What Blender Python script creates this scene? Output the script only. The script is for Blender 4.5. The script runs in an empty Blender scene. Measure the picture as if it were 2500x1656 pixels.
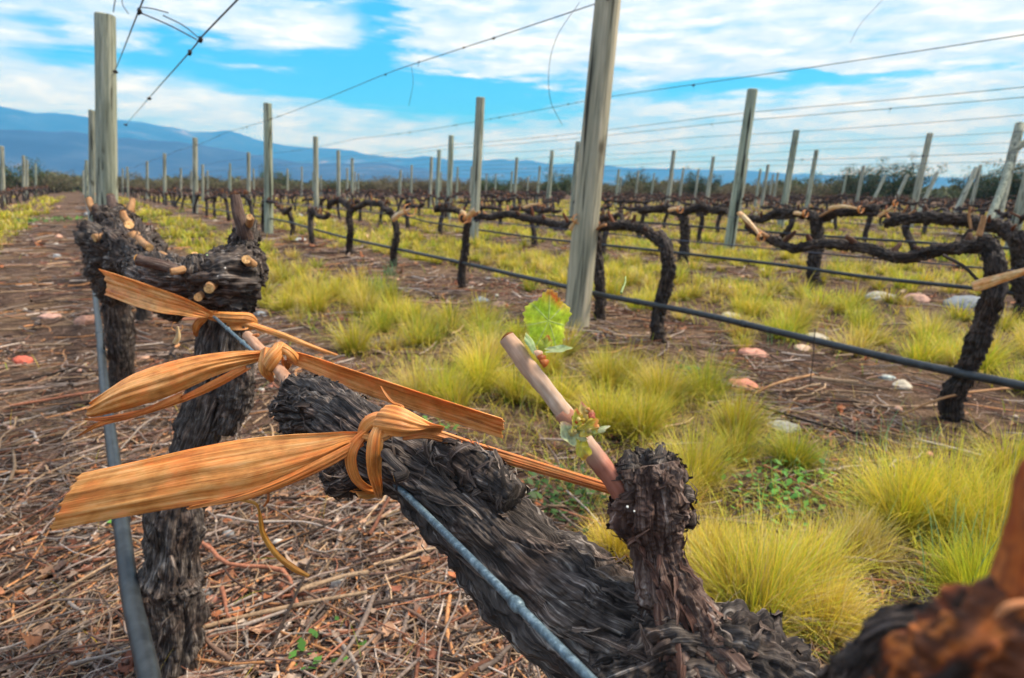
import bpy, math, random
import numpy as np
from mathutils import Matrix, Vector
C = bpy.context.scene.collection
rng = np.random.default_rng(7); random.seed(7)
R = math.radians

# ---------------------------------------------------------------- camera
S = 2500/2367.                       # reference measurements are in a 2367 px wide view
FPX, CH = 1500., .85
def cam_basis():
    roll = R(.6); dx, dy = 200-1250, 450-828
    c, s = math.cos(-roll), math.sin(-roll)
    ux, uy = c*dx-s*dy, s*dx+c*dy
    th = math.atan(-uy/FPX); phi = math.atan(-ux*math.cos(th)/FPX)
    f = np.array([math.sin(phi)*math.cos(th), math.cos(phi)*math.cos(th), -math.sin(th)])
    r = np.array([math.cos(phi), -math.sin(phi), 0]); u = np.cross(r, f)
    c, s = math.cos(roll), math.sin(roll)
    return c*r+s*u, -(s*r-c*u), f
CR, CU, CF = cam_basis(); CO = np.array([0, 0, CH])
def ray(x, y): return CF + CR*(x*S-1250)/FPX - CU*(y*S-828)/FPX
def P(x, y, t): return CO + ray(x, y)*t
def atz(x, y, z): d = ray(x, y); return CO + d*(z-CH)/d[2]
def atx(x, y, X): d = ray(x, y); return CO + d*X/d[0]
def proj(p):
    v = np.asarray(p, float)-CO; z = v@CF
    return (1250+FPX*(v@CR)/z)/S, (828-FPX*(v@CU)/z)/S, z
def infront(p, m=0):
    x, y, z = proj(p); return z > .05 and -m < x < 2367+m and -m < y < 1568+m
cam = bpy.data.cameras.new('camera'); co = bpy.data.objects.new('camera', cam); C.objects.link(co)
cam.sensor_width = 36; cam.lens = 36*FPX/2500; cam.clip_start = .01; cam.clip_end = 60000
co.matrix_world = Matrix(((CR[0], CU[0], -CF[0], 0), (CR[1], CU[1], -CF[1], 0), (CR[2], CU[2], -CF[2], CH), (0, 0, 0, 1)))
cam.dof.use_dof = True; cam.dof.focus_distance = .45; cam.dof.aperture_fstop = 11.0
bpy.context.scene.camera = co

# ---------------------------------------------------------------- node helper
class NT:
    def __init__(s, nt): s.nt = nt; s.nt.nodes.clear()
    def n(s, t, **k):
        o = s.nt.nodes.new(t)
        for a, b in k.items(): setattr(o, a, b)
        return o
    def put(s, sock, v):
        if isinstance(v, bpy.types.NodeSocket): s.nt.links.new(v, sock)
        else:
            if isinstance(v, (tuple, list)) and len(v) == 3 and sock.type == 'RGBA': v = (*v, 1)
            sock.default_value = v
    def m(s, op, a, b=0., c=None, clamp=False):
        o = s.n('ShaderNodeMath', operation=op); o.use_clamp = clamp
        s.put(o.inputs[0], a); s.put(o.inputs[1], b)
        if c is not None: s.put(o.inputs[2], c)
        return o.outputs[0]
    def mix(s, f, a, b, mode='MIX'):
        o = s.n('ShaderNodeMix', data_type='RGBA', blend_type=mode)
        s.put(o.inputs[0], f); s.put(o.inputs[6], a); s.put(o.inputs[7], b); return o.outputs[2]
    def noise(s, vec, scale, detail=4, rough=.55, dist=0.):
        o = s.n('ShaderNodeTexNoise'); s.put(o.inputs['Vector'], vec); o.inputs['Scale'].default_value = scale
        o.inputs['Detail'].default_value = detail; o.inputs['Roughness'].default_value = rough; o.inputs['Distortion'].default_value = dist
        return o.outputs['Fac']
    def ramp(s, f, pts):
        o = s.n('ShaderNodeValToRGB'); s.put(o.inputs[0], f); e = o.color_ramp.elements
        while len(e) < len(pts): e.new(.5)
        for i, (p, c) in enumerate(pts):
            e[i].position = p; e[i].color = (*c, 1) if len(c) == 3 else c
        return o.outputs[0]
    def map(s, vec, sc, loc=(0, 0, 0)):
        o = s.n('ShaderNodeMapping'); s.put(o.inputs['Vector'], vec); o.inputs['Scale'].default_value = sc; o.inputs['Location'].default_value = loc
        return o.outputs[0]
    def attr(s, name, out='Color'):
        return s.n('ShaderNodeAttribute', attribute_name=name).outputs[out]
    def comb(s, x, y, z):
        o = s.n('ShaderNodeCombineXYZ'); s.put(o.inputs[0], x); s.put(o.inputs[1], y); s.put(o.inputs[2], z); return o.outputs[0]

# ---------------------------------------------------------------- world and sun
SUN_EL, SUN_AZ = R(52), R(110)        # azimuth from +Y towards +X
w = bpy.data.worlds.new('World'); bpy.context.scene.world = w; w.use_nodes = True
N = NT(w.node_tree)
sky = N.n('ShaderNodeTexSky', sky_type='NISHITA'); sky.sun_disc = False
sky.sun_elevation = SUN_EL; sky.sun_rotation = SUN_AZ; sky.air_density = 1.0; sky.dust_density = .3; sky.ozone_density = 2.5
tc = N.n('ShaderNodeTexCoord').outputs['Generated']
sp = N.n('ShaderNodeSeparateXYZ'); N.put(sp.inputs[0], tc)
az = N.m('MULTIPLY', N.m('ARCTAN2', sp.outputs[0], sp.outputs[1]), 57.2958)
el = N.m('MULTIPLY', N.m('ARCSINE', sp.outputs[2]), 57.2958)
cz = N.m('ADD', N.m('MAXIMUM', sp.outputs[2], 0.0), .10)
plane = N.comb(N.m('DIVIDE', sp.outputs[0], cz), N.m('DIVIDE', sp.outputs[1], cz), 0.)
n1 = N.noise(N.map(plane, (1, 1, 1), (3.1, .7, 0)), .9, 8, .55, .6)
n2 = N.noise(N.comb(N.m('MULTIPLY', az, .06), N.m('MULTIPLY', el, .42), 3.), 1.6, 7, .56, .5)
n3 = N.noise(N.comb(N.m('MULTIPLY', az, .25), N.m('MULTIPLY', el, 1.1), 9.), 1.3, 5, .55, .2)
dn = N.m('ADD', N.m('MULTIPLY', n1, .35), N.m('MULTIPLY', n2, .65))
warp_a = N.m('MULTIPLY_ADD', N.m('SUBTRACT', n3, .5), 5., az)
warp_e = N.m('MULTIPLY_ADD', N.m('SUBTRACT', n2, .5), 4.5, el)
blue = 0.
for (a0, e0, wa, we, sg) in ((28, 8.0, 9, 1.9, 1.5), (33, 7.2, 7, 1.6, 1.0), (23, 12.6, 2.4, 2.8, 1.4), (10, 9.6, 8, 1.3, 1.2), (14, 7.9, 8, 1.1, 1.2),
                             (-1, 11, 3, .7, .7), (0, 8.9, 5, .8, .9), (17, 14.2, 4, .7, .8), (20, 9.5, 6, 1.6, .9), (52, 8.0, 9, 1.0, 1.2), (62, 8.6, 7, .8, .9), (69, 6.9, 6, .8, .6),
                             (-60, 25, 30, 10, .8), (140, 40, 40, 14, .8), (-150, 30, 40, 12, .8), (30, 60, 60, 12, .7)):
    u = N.m('DIVIDE', N.m('SUBTRACT', warp_a, a0), wa); v = N.m('DIVIDE', N.m('SUBTRACT', warp_e, e0), we)
    g = N.m('POWER', 2.718, N.m('MULTIPLY', N.m('ADD', N.m('MULTIPLY', u, u), N.m('MULTIPLY', v, v)), -1.))
    blue = N.m('MULTIPLY_ADD', g, sg, blue)
cover = N.m('SUBTRACT', N.m('MULTIPLY_ADD', N.m('SUBTRACT', dn, .5), 2.6, .98), N.m('MULTIPLY', blue, .80))
cover = N.m('ADD', cover, N.m('MULTIPLY', N.m('SUBTRACT', n3, .5), 1.0))
cl = N.ramp(cover, [(.02, (.02, .02, .02)), (.30, (.22, .22, .22)), (.62, (.72, .72, .72)), (1., (1, 1, 1))])
shade = N.ramp(N.m('ADD', N.m('MULTIPLY', n3, .6), N.m('MULTIPLY', n1, .4)), [(.35, (4.3, 5.6, 7.6)), (.5, (5.8, 6.6, 7.8)), (.62, (8.0, 8.2, 8.4))])
hs = N.n('ShaderNodeHueSaturation'); hs.inputs['Hue'].default_value = .5; hs.inputs['Saturation'].default_value = 1.25; hs.inputs['Value'].default_value = 1.
N.put(hs.inputs['Color'], sky.outputs[0])
bluec = N.mix(1., hs.outputs[0], (1.0, 2.3, 2.6), 'MULTIPLY')
bluec = N.mix(.8, bluec, (.12, 2.7, 6.9))
bg = N.n('ShaderNodeBackground'); N.put(bg.inputs[0], N.mix(cl, bluec, shade)); bg.inputs[1].default_value = .1
out = N.n('ShaderNodeOutputWorld'); N.put(out.inputs[0], bg.outputs[0])
w.cycles.sampling_method = 'MANUAL'; w.cycles.sample_map_resolution = 512
sun = bpy.data.lights.new('sun', 'SUN'); sun.energy = 3.6; sun.angle = R(20); sun.color = (1, .91, .76)
so = bpy.data.objects.new('sun', sun); C.objects.link(so)
sd = Vector((math.sin(SUN_AZ)*math.cos(SUN_EL), math.cos(SUN_AZ)*math.cos(SUN_EL), math.sin(SUN_EL)))
so.rotation_euler = sd.to_track_quat('Z', 'Y').to_euler()
vs = bpy.context.scene.view_settings
vs.view_transform = 'Standard'; vs.look = 'None'; vs.gamma = 1; vs.exposure = .8
bpy.context.scene.cycles.max_bounces = 5; bpy.context.scene.cycles.volume_bounces = 0

# ---------------------------------------------------------------- materials
def mat(name, fn):
    m = bpy.data.materials.new(name); m.use_nodes = True; n = NT(m.node_tree)
    b = n.n('ShaderNodeBsdfPrincipled'); o = n.n('ShaderNodeOutputMaterial'); n.put(o.inputs[0], b.outputs[0])
    fn(n, b); return m
def bump(n, b, h, strength=.5, dist=.002):
    o = n.n('ShaderNodeBump'); n.put(o.inputs['Height'], h); o.inputs['Strength'].default_value = strength; o.inputs['Distance'].default_value = dist
    n.put(b.inputs['Normal'], o.outputs[0])
def m_bark(cols, sc=1., bd=.002, bs=1.):
    def fn(n, b):
        uv = n.attr('buv', 'Vector'); vc = n.attr('col')
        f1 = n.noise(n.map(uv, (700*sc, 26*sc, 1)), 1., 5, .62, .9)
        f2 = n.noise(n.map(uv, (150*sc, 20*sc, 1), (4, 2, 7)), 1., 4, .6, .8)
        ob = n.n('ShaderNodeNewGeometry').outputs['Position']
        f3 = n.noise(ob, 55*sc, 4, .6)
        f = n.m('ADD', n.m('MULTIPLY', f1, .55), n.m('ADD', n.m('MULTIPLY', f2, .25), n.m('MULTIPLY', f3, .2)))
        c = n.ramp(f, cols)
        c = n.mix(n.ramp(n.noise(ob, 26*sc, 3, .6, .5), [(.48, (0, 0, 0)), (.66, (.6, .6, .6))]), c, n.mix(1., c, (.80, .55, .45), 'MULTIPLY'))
        n.put(b.inputs['Base Color'], n.mix(1., c, vc, 'MULTIPLY')); b.inputs['Roughness'].default_value = .78
        b.inputs['Specular IOR Level'].default_value = .35
        bump(n, b, n.m('ADD', n.m('MULTIPLY', f1, .8), n.m('MULTIPLY', f2, .6)), bs, bd)
    return fn
M = {}
M['bark'] = mat('old_vine_bark', m_bark([(.36, (.008, .006, .006)), (.46, (.030, .022, .020)), (.545, (.105, .083, .074)), (.66, (.50, .44, .40))]))
M['bark_far'] = mat('vine_bark', m_bark([(.36, (.008, .006, .006)), (.48, (.026, .019, .017)), (.64, (.15, .115, .10))], .4, .006, 1.))
M['spur'] = mat('red_spur_bark', m_bark([(.32, (.012, .006, .005)), (.46, (.065, .033, .026)), (.57, (.17, .115, .095)), (.68, (.55, .48, .45))]))
M['cane'] = mat('smooth_cane_bark', m_bark([(.28, (.28, .13, .08)), (.42, (.50, .34, .24)), (.58, (.66, .52, .41)), (.75, (.78, .68, .56))], .45, .0003, .4))
M['canef'] = mat('far_cane_bark', m_bark([(.3, (.16, .06, .025)), (.5, (.42, .22, .10)), (.75, (.6, .38, .2))], .6, .0003, .4))
def m_cut(n, b):
    p = n.n('ShaderNodeNewGeometry').outputs['Position']
    n.put(b.inputs['Base Color'], n.ramp(n.noise(p, 380, 4, .6), [(.3, (.35, .12, .03)), (.5, (.62, .34, .12)), (.7, (.72, .5, .26))])); b.inputs['Roughness'].default_value = .65
    bump(n, b, n.noise(p, 900, 3), .3, .0004)
M['cut'] = mat('pruning_cut_wood', m_cut)
def m_leafstrip(n, b):
    uv = n.attr('buv', 'Vector'); vc = n.attr('col')
    f1 = n.noise(n.map(uv, (2600, 22, 1)), 1., 5, .62, .15)
    f2 = n.noise(n.map(uv, (420, 12, 1), (3, 1, 5)), 1., 3, .55, .3)
    f3 = n.noise(n.map(uv, (90, 60, 1), (8, 4, 1)), 1., 4, .6)
    f = n.m('ADD', n.m('MULTIPLY', f1, .32), n.m('ADD', n.m('MULTIPLY', f2, .36), n.m('MULTIPLY', f3, .32)))
    c = n.ramp(f, [(.32, (.16, .04, .008)), (.42, (.50, .17, .035)), (.52, (.80, .34, .085)), (.65, (.95, .60, .25))])
    red = n.ramp(f3, [(.5, (1, 1, 1)), (.72, (1.05, .72, .55))])
    hue = n.ramp(n.noise(n.map(uv, (60, 26, 1), (2, 7, 3)), 1., 4, .6, .5), [(.36, (1.0, .78, .62)), (.5, (1, 1, 1)), (.62, (1.08, 1.22, 1.5))])
    c = n.mix(1., c, hue, 'MULTIPLY'); c = n.mix(1., n.mix(1., c, red, 'MULTIPLY'), vc, 'MULTIPLY')
    n.put(b.inputs['Base Color'], c); b.inputs['Roughness'].default_value = .4; b.inputs['Specular IOR Level'].default_value = .5
    bump(n, b, n.m('ADD', f1, n.m('MULTIPLY', f2, 1.6)), .75, .0006)
    nt = n.nt; o = [x for x in nt.nodes if x.type == 'OUTPUT_MATERIAL'][0]
    tr = n.n('ShaderNodeBsdfTranslucent'); n.put(tr.inputs[0], c)
    mx = n.n('ShaderNodeMixShader'); mx.inputs[0].default_value = .18; n.put(mx.inputs[1], b.outputs[0]); n.put(mx.inputs[2], tr.outputs[0]); n.put(o.inputs[0], mx.outputs[0])
M['strip'] = mat('dried_leaf_strip', m_leafstrip)
def m_vc(rough=.6, trans=0., nz=0., spec=.3, bd=0.):
    def fn(n, b):
        vc = n.attr('col'); c = vc
        p = n.n('ShaderNodeNewGeometry').outputs['Position']
        if nz: c = n.mix(1., vc, n.ramp(n.noise(p, nz, 4, .6), [(.3, (.6, .6, .6)), (.7, (1.3, 1.3, 1.3))]), 'MULTIPLY')
        n.put(b.inputs['Base Color'], c); b.inputs['Roughness'].default_value = rough; b.inputs['Specular IOR Level'].default_value = spec
        if bd: bump(n, b, n.noise(p, nz*2, 4, .6), .6, bd)
        if trans:
            o = [x for x in n.nt.nodes if x.type == 'OUTPUT_MATERIAL'][0]
            tr = n.n('ShaderNodeBsdfTranslucent'); n.put(tr.inputs[0], c)
            mx = n.n('ShaderNodeMixShader'); mx.inputs[0].default_value = trans; n.put(mx.inputs[1], b.outputs[0]); n.put(mx.inputs[2], tr.outputs[0]); n.put(o.inputs[0], mx.outputs[0])
    return fn
M['grass'] = mat('grass_blade', m_vc(.55, .3))
M['leaf'] = mat('young_leaf', m_vc(.45, .5, 260, .35, .0002))
M['litter'] = mat('litter_pieces', m_vc(.8, 0., 140, .2, .0006))
M['dryleaf'] = mat('dry_leaf_litter', m_vc(.75, .1, 90, .2, .0006))
M['crown'] = mat('shrub_foliage', m_vc(.7, .15))
M['sap'] = mat('sap_bead', m_vc(.2, 0., 0, .6))
M['stone'] = mat('river_stone', m_vc(.8, 0., 45, .25, .002))
def m_hose(n, b):
    p = n.n('ShaderNodeNewGeometry').outputs['Position']
    n.put(b.inputs['Base Color'], n.ramp(n.noise(p, 30, 5, .7), [(.35, (.010, .013, .017)), (.7, (.035, .042, .05))])); b.inputs['Roughness'].default_value = .48
    bump(n, b, n.noise(p, 200, 4), .15, .0006)
M['hose'] = mat('black_polythene', m_hose)
def m_wire(n, b):
    p = n.n('ShaderNodeNewGeometry').outputs['Position']
    f = n.noise(p, 240, 5, .7)
    n.put(b.inputs['Base Color'], n.ramp(f, [(.3, (.04, .06, .075)), (.5, (.10, .15, .185)), (.68, (.26, .34, .39))])); b.inputs['Roughness'].default_value = .5; b.inputs['Metallic'].default_value = .35
    bump(n, b, f, .2, .0003)
M['wire'] = mat('galvanised_wire', m_wire)
def m_thin(n, b):
    b.inputs['Base Color'].default_value = (.05, .06, .10, 1); b.inputs['Roughness'].default_value = .5; b.inputs['Metallic'].default_value = .4
M['thinwire'] = mat('high_trellis_wire', m_thin)
def m_post(n, b):
    oi = n.n('ShaderNodeObjectInfo'); tcn = n.n('ShaderNodeTexCoord').outputs['Object']
    v = n.n('ShaderNodeVectorMath', operation='ADD'); n.put(v.inputs[0], tcn); n.put(v.inputs[1], n.comb(n.m('MULTIPLY', oi.outputs['Random'], 37.), n.m('MULTIPLY', oi.outputs['Random'], 11.), 0.))
    g = n.noise(n.map(v.outputs[0], (42, 42, 2.2)), 1., 6, .65, .4)
    g2 = n.noise(n.map(v.outputs[0], (9, 9, 1.1), (5, 5, 5)), 1., 4, .6)
    k = n.noise(n.map(v.outputs[0], (8, 8, 3)), 1., 3, .5)
    c = n.ramp(n.m('ADD', n.m('MULTIPLY', g, .6), n.m('MULTIPLY', g2, .4)), [(.32, (.06, .065, .055)), (.43, (.20, .22, .185)), (.53, (.33, .345, .295)), (.66, (.52, .51, .44))])
    wv = n.ramp(oi.outputs['Random'], [(0, (.92, 1.0, .9)), (.5, (1, .97, .9)), (1, (1.05, 1.02, .95))])
    crack = n.ramp(n.noise(n.map(v.outputs[0], (26, 26, .9), (2, 9, 1)), 1., 3, .5, .8), [(.36, (.12, .12, .11)), (.40, (1, 1, 1))])
    knot = n.ramp(k, [(.64, (1, 1, 1)), (.72, (.35, .32, .28))])
    c = n.mix(1., n.mix(1., n.mix(1., c, crack, 'MULTIPLY'), knot, 'MULTIPLY'), wv, 'MULTIPLY')
    c = n.mix(1., c, oi.outputs['Color'], 'MULTIPLY'); n.put(b.inputs['Base Color'], c); b.inputs['Roughness'].default_value = .85
    bump(n, b, g, .8, .006)
M['post'] = mat('weathered_treated_pine', m_post)
def m_ground(n, b):
    p = n.n('ShaderNodeNewGeometry').outputs['Position']
    a = n.noise(p, 1.3, 6, .6); f = n.noise(p, 9, 9, .78, .4); g = n.noise(p, 110, 4, .7)
    c = n.ramp(n.m('ADD', n.m('MULTIPLY', f, .6), n.m('MULTIPLY', g, .4)), [(.38, (.008, .005, .004)), (.48, (.05, .028, .02)), (.57, (.17, .105, .075)), (.69, (.42, .31, .24))])
    c = n.mix(n.ramp(a, [(.45, (0, 0, 0)), (.7, (.35, .35, .35))]), c, (.38, .25, .14))
    n.put(b.inputs['Base Color'], c); b.inputs['Roughness'].default_value = .95; b.inputs['Specular IOR Level'].default_value = .1
    bump(n, b, n.m('ADD', f, g), .7, .02)
M['ground'] = mat('soil_and_litter', m_ground)
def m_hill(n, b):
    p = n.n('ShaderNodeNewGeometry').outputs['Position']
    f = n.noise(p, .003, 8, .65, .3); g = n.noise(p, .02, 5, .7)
    c = n.ramp(n.m('ADD', n.m('MULTIPLY', f, .75), n.m('MULTIPLY', g, .25)), [(.38, (.004, .02, .05)), (.50, (.01, .035, .08)), (.60, (.035, .06, .10)), (.70, (.38, .30, .29))])  # scrub tones with the blue of distance haze painted in, besides the haze volume
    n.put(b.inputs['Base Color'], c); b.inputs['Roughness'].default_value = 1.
M['hill'] = mat('haze_tinted_scrub', m_hill)

# ---------------------------------------------------------------- numpy noise
def _h(ix, iy, iz, s):
    n = (ix*374761393 + iy*668265263 + iz*2147483647 + s*1442695041) & 0xffffffff
    n = ((n ^ (n >> 13))*1274126177) & 0xffffffff
    n = ((n ^ (n >> 16))*2246822519) & 0xffffffff
    return ((n ^ (n >> 15)) & 0xffff)/65535.
def vn(x, y, z, s=0):
    x, y, z = np.broadcast_arrays(x, y, z)
    fx, fy, fz = np.floor(x), np.floor(y), np.floor(z)
    ix, iy, iz = fx.astype(np.int64), fy.astype(np.int64), fz.astype(np.int64)
    u, v, w_ = x-fx, y-fy, z-fz
    u = u*u*(3-2*u); v = v*v*(3-2*v); w_ = w_*w_*(3-2*w_)
    r = 0
    for dx in (0, 1):
        for dy in (0, 1):
            for dz in (0, 1):
                r = r + _h(ix+dx, iy+dy, iz+dz, s)*(u if dx else 1-u)*(v if dy else 1-v)*(w_ if dz else 1-w_)
    return r
def fbm(x, y, z, o=4, s=0):
    a, t, r = 1., 0., 0.
    for i in range(o):
        r = r + a*vn(x*2**i, y*2**i, z*2**i, s+i*17); t += a; a *= .5
    return r/t
def nrm(v): return v/np.maximum(np.linalg.norm(v, axis=-1, keepdims=True), 1e-12)
def catmull(pts, n):
    pts = np.asarray(pts, float); k = len(pts)
    if k == 2: return pts[0]+(pts[1]-pts[0])*np.linspace(0, 1, n)[:, None]
    q = np.vstack([2*pts[0]-pts[1], pts, 2*pts[-1]-pts[-2]])
    t = np.linspace(0, k-1-1e-9, n); i = t.astype(int); f = (t-i)[:, None]
    p0, p1, p2, p3 = q[i], q[i+1], q[i+2], q[i+3]
    return .5*(2*p1+(p2-p0)*f+(2*p0-5*p1+4*p2-p3)*f*f+(3*p1-p0-3*p2+p3)*f**3)

# ---------------------------------------------------------------- mesh building
class MB:
    def __init__(s): s.v, s.q, s.c, s.b, s.n = [], [], [], [], 0
    def add(s, v, q, c=None, b=None):
        v = np.asarray(v, float).reshape(-1, 3); q = np.asarray(q, np.int64).reshape(-1, 4)
        s.v.append(v); s.q.append(q+s.n); s.n += len(v)
        c = np.ones(3) if c is None else np.asarray(c, float)
        s.c.append(np.broadcast_to(c, (len(v), 3)) if c.ndim == 1 else c.reshape(-1, 3))
        s.b.append(np.zeros((len(v), 3)) if b is None else np.asarray(b, float).reshape(-1, 3))
        return s
    def build(s, name, material, parent=None, smooth=True, origin=None):
        v = np.concatenate(s.v); q = np.concatenate(s.q); c = np.concatenate(s.c); b = np.concatenate(s.b)
        if origin is not None: v = v-np.asarray(origin)
        me = bpy.data.meshes.new(name)
        me.vertices.add(len(v)); me.vertices.foreach_set('co', v.astype(np.float32).ravel())
        tri = q[:, 2] == q[:, 3]
        cnt = np.where(tri, 3, 4); tot = int(cnt.sum())
        mask = np.ones((len(q), 4), bool); mask[tri, 3] = False
        me.loops.add(tot); me.loops.foreach_set('vertex_index', q[mask].astype(np.int32))
        me.polygons.add(len(q)); st = np.concatenate([[0], np.cumsum(cnt)[:-1]])
        me.polygons.foreach_set('loop_start', st.astype(np.int32))
        me.update(calc_edges=True)
        me.polygons.foreach_set('use_smooth', np.full(len(q), smooth))
        a = me.attributes.new('col', 'FLOAT_COLOR', 'POINT'); a.data.foreach_set('color', np.hstack([c, np.ones((len(c), 1))]).astype(np.float32).ravel())
        a = me.attributes.new('buv', 'FLOAT_VECTOR', 'POINT'); a.data.foreach_set('vector', b.astype(np.float32).ravel())
        me.materials.append(M[material]); me.validate(); me.update()
        o = bpy.data.objects.new(name, me); C.objects.link(o)
        if parent is not None: o.parent = parent
        if origin is not None and parent is None: o.location = origin
        return o
def grid_q(nl, nc, closed):
    i = np.arange(nl-1)[:, None]; j = np.arange(nc if closed else nc-1)[None]
    j2 = (j+1) % nc
    return np.stack([i*nc+j, i*nc+j2, (i+1)*nc+j2, (i+1)*nc+j], -1).reshape(-1, 4)
def frames(p):
    t = nrm(np.gradient(p, axis=0)); n = len(p)
    a = np.array([0, 0, 1.]) if abs(t[0][2]) < .9 else np.array([1., 0, 0])
    u = np.zeros_like(p); u[0] = nrm(a-t[0]*(a@t[0]))
    for i in range(1, n):
        x = u[i-1]-t[i]*(u[i-1]@t[i]); u[i] = x/np.linalg.norm(x)
    return t, u, np.cross(t, u)
def tube(mb, pts, rad, nl=40, nc=10, col=None, bark=0., fib=1., lobes=0., twist=0., seed=0, knob=0., cap=True, ends=(1, 1), ret=False, colfn=None):
    """bark: ridge height as a share of the radius"""
    p = catmull(pts, nl); r = catmull(np.asarray(rad, float)[:, None].repeat(3, 1), nl)[:, 0]
    L = np.concatenate([[0], np.cumsum(np.linalg.norm(np.diff(p, axis=0), axis=1))])
    rm = max(float(np.mean(r)), 1e-6)
    t, u, v = frames(p)
    th = np.linspace(0, 2*np.pi, nc, endpoint=False)
    T, Ls = np.meshgrid(th, L); RR = np.repeat(r[:, None], nc, 1)
    if bark:
        tw = T+twist*Ls/rm
        cx, cy, l = np.cos(tw), np.sin(tw), Ls/rm
        wx = (fbm(cx*1.5, cy*1.5, l*1.2, 3, seed+5)-.5)*1.2
        n1 = vn(cx*3.1*fib+wx, cy*3.1*fib+wx, l*.38+wx, seed); n1 = np.minimum(1, np.abs(2*n1-1)*3.4)**.6
        n2 = vn(cx*6.5*fib+wx*2, cy*6.5*fib, l*.9+wx*2, seed+3); n2 = np.minimum(1, np.abs(2*n2-1)*2.8)
        n3 = fbm(cx*17*fib, cy*17*fib, l*2.0+wx, 2, seed+9)
        tn = vn(cx*2.4*fib+wx*1.5, cy*2.4*fib, l*.75+wx*2, seed+21)*7; pl = (np.floor(tn)+(tn-np.floor(tn))**6)/7*1.6-.8
        tn = vn(cx*6*fib-wx*2, cy*6*fib, l*2.1+wx*2, seed+22)*5; pl = pl+((np.floor(tn)+(tn-np.floor(tn))**6)/5-.5)*.6
        d = n1*.75+n2*.35+n3*.3+pl*.75-.95
        lump = (fbm(cx*1.3, cy*1.3, l*.7, 3, seed+31)-.5)*2
        kn = 0
        if knob: kn = (fbm(cx*3, cy*3, l*2.2, 4, seed+41)-.45)*2.2*knob+(1-np.abs(2*vn(cx*6, cy*6, l*5, seed+44)-1))*knob*.5
        lo = lobes*np.maximum(0, np.cos(3*tw+seed))*1. if lobes else 0
        RR = RR*(1+bark*d+lump*.16+lo+kn)
        D = d
    else: D = np.zeros_like(T)
    X = p[:, None]+(u[:, None]*np.cos(T)[..., None]+v[:, None]*np.sin(T)[..., None])*RR[..., None]
    B = np.stack([T*rm, Ls, np.full_like(T, seed*.37)], -1)
    c = np.ones(3) if col is None else np.asarray(col, float)
    cc = np.broadcast_to(c, X.shape).copy()
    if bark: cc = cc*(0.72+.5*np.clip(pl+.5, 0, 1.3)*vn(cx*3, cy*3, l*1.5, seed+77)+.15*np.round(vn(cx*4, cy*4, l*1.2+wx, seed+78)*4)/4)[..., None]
    if colfn is not None: cc = colfn(cc, T, L[:, None]/L[-1])
    q = grid_q(nl, nc, True); V = X.reshape(-1, 3); cc = cc.reshape(-1, 3); B = B.reshape(-1, 3)
    if cap:
        k = len(V); V = np.vstack([V, p[0], p[-1]]); cc = np.vstack([cc, cc[0], cc[-1]]); B = np.vstack([B, B[0], B[-1]])
        j = np.arange(nc); j2 = (j+1) % nc; b0 = (nl-1)*nc
        q = np.vstack([q, np.stack([j2, j, np.full(nc, k), np.full(nc, k)], -1), np.stack([b0+j, b0+j2, np.full(nc, k+1), np.full(nc, k+1)], -1)])
    mb.add(V, q, cc, B)
    if ret: return X, p, t, r
def flakes(mb, X, axis, n, lmin, lmax, wmin, wmax, lift, spread=.5, seed=0, i0=0., i1=1., cols=((.6, .55, .55), (1.7, 1.6, 1.5)), facing=None):
    """torn bark strips that follow the surface grid X (nl, nc, 3)"""
    g = np.random.default_rng(seed); nl, nc, _ = X.shape
    K = 6
    ctr = X.mean(1)
    dl = np.linalg.norm(ctr[-1]-ctr[0])/nl+1e-9
    for _k in range(n):
        i = g.uniform(i0, i1)*(nl-1); j = g.uniform(0, nc)
        Ln = g.uniform(lmin, lmax); wd = g.uniform(wmin, wmax)
        rr = np.linalg.norm(X[int(i), int(j) % nc]-ctr[int(i)]); da = 2*np.pi*rr/nc
        a = g.normal(0, spread); sgn = g.choice([-1, 1])
        s = np.linspace(0, 1, K)
        ii = i+sgn*np.cos(a)*s*Ln/dl; jj = j+(np.sin(a)*s+g.normal(0, .12)*s*s)*Ln/da
        ii = np.clip(ii, 0, nl-1)
        base = X[np.round(ii).astype(int), np.round(jj).astype(int) % nc]
        cc = ctr[np.round(ii).astype(int)]
        nr = nrm(base-cc); d = nrm(np.gradient(base, axis=0)+1e-9); sd_ = nrm(np.cross(d, nr))
        lf = lift*g.uniform(.1, 1.)*Ln*(s**g.uniform(1.2, 2.6))+.0006*(wmax/.003)
        if g.random() < .3: lf = lf+Ln*.12*np.sin(s*np.pi)
        curl = g.uniform(-.5, .8)
        wv = wd*(1-.75*s**3)*(.6+.4*np.sin(np.pi*np.clip(s*1.3+.15, 0, 1)))
        c0 = base+nr*lf[:, None]
        bx = np.stack([c0-sd_*wv[:, None]*.5+nr*(curl*wv*.4)[:, None], c0+nr*(.12*wv)[:, None], c0+sd_*wv[:, None]*.5+nr*(curl*wv*.5)[:, None]], 1)
        f = g.random()**1.4; col = np.array(cols[0])*(1-f)+np.array(cols[1])*f
        buv = np.stack([np.broadcast_to(np.array([0, .5, 1])*wd, (K, 3)), np.repeat((s*Ln)[:, None], 3, 1), np.full((K, 3), g.random()*50)], -1)
        buv[..., 0] += g.random()*3
        mb.add(bx, grid_q(K, 3, False), col, buv)
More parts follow.
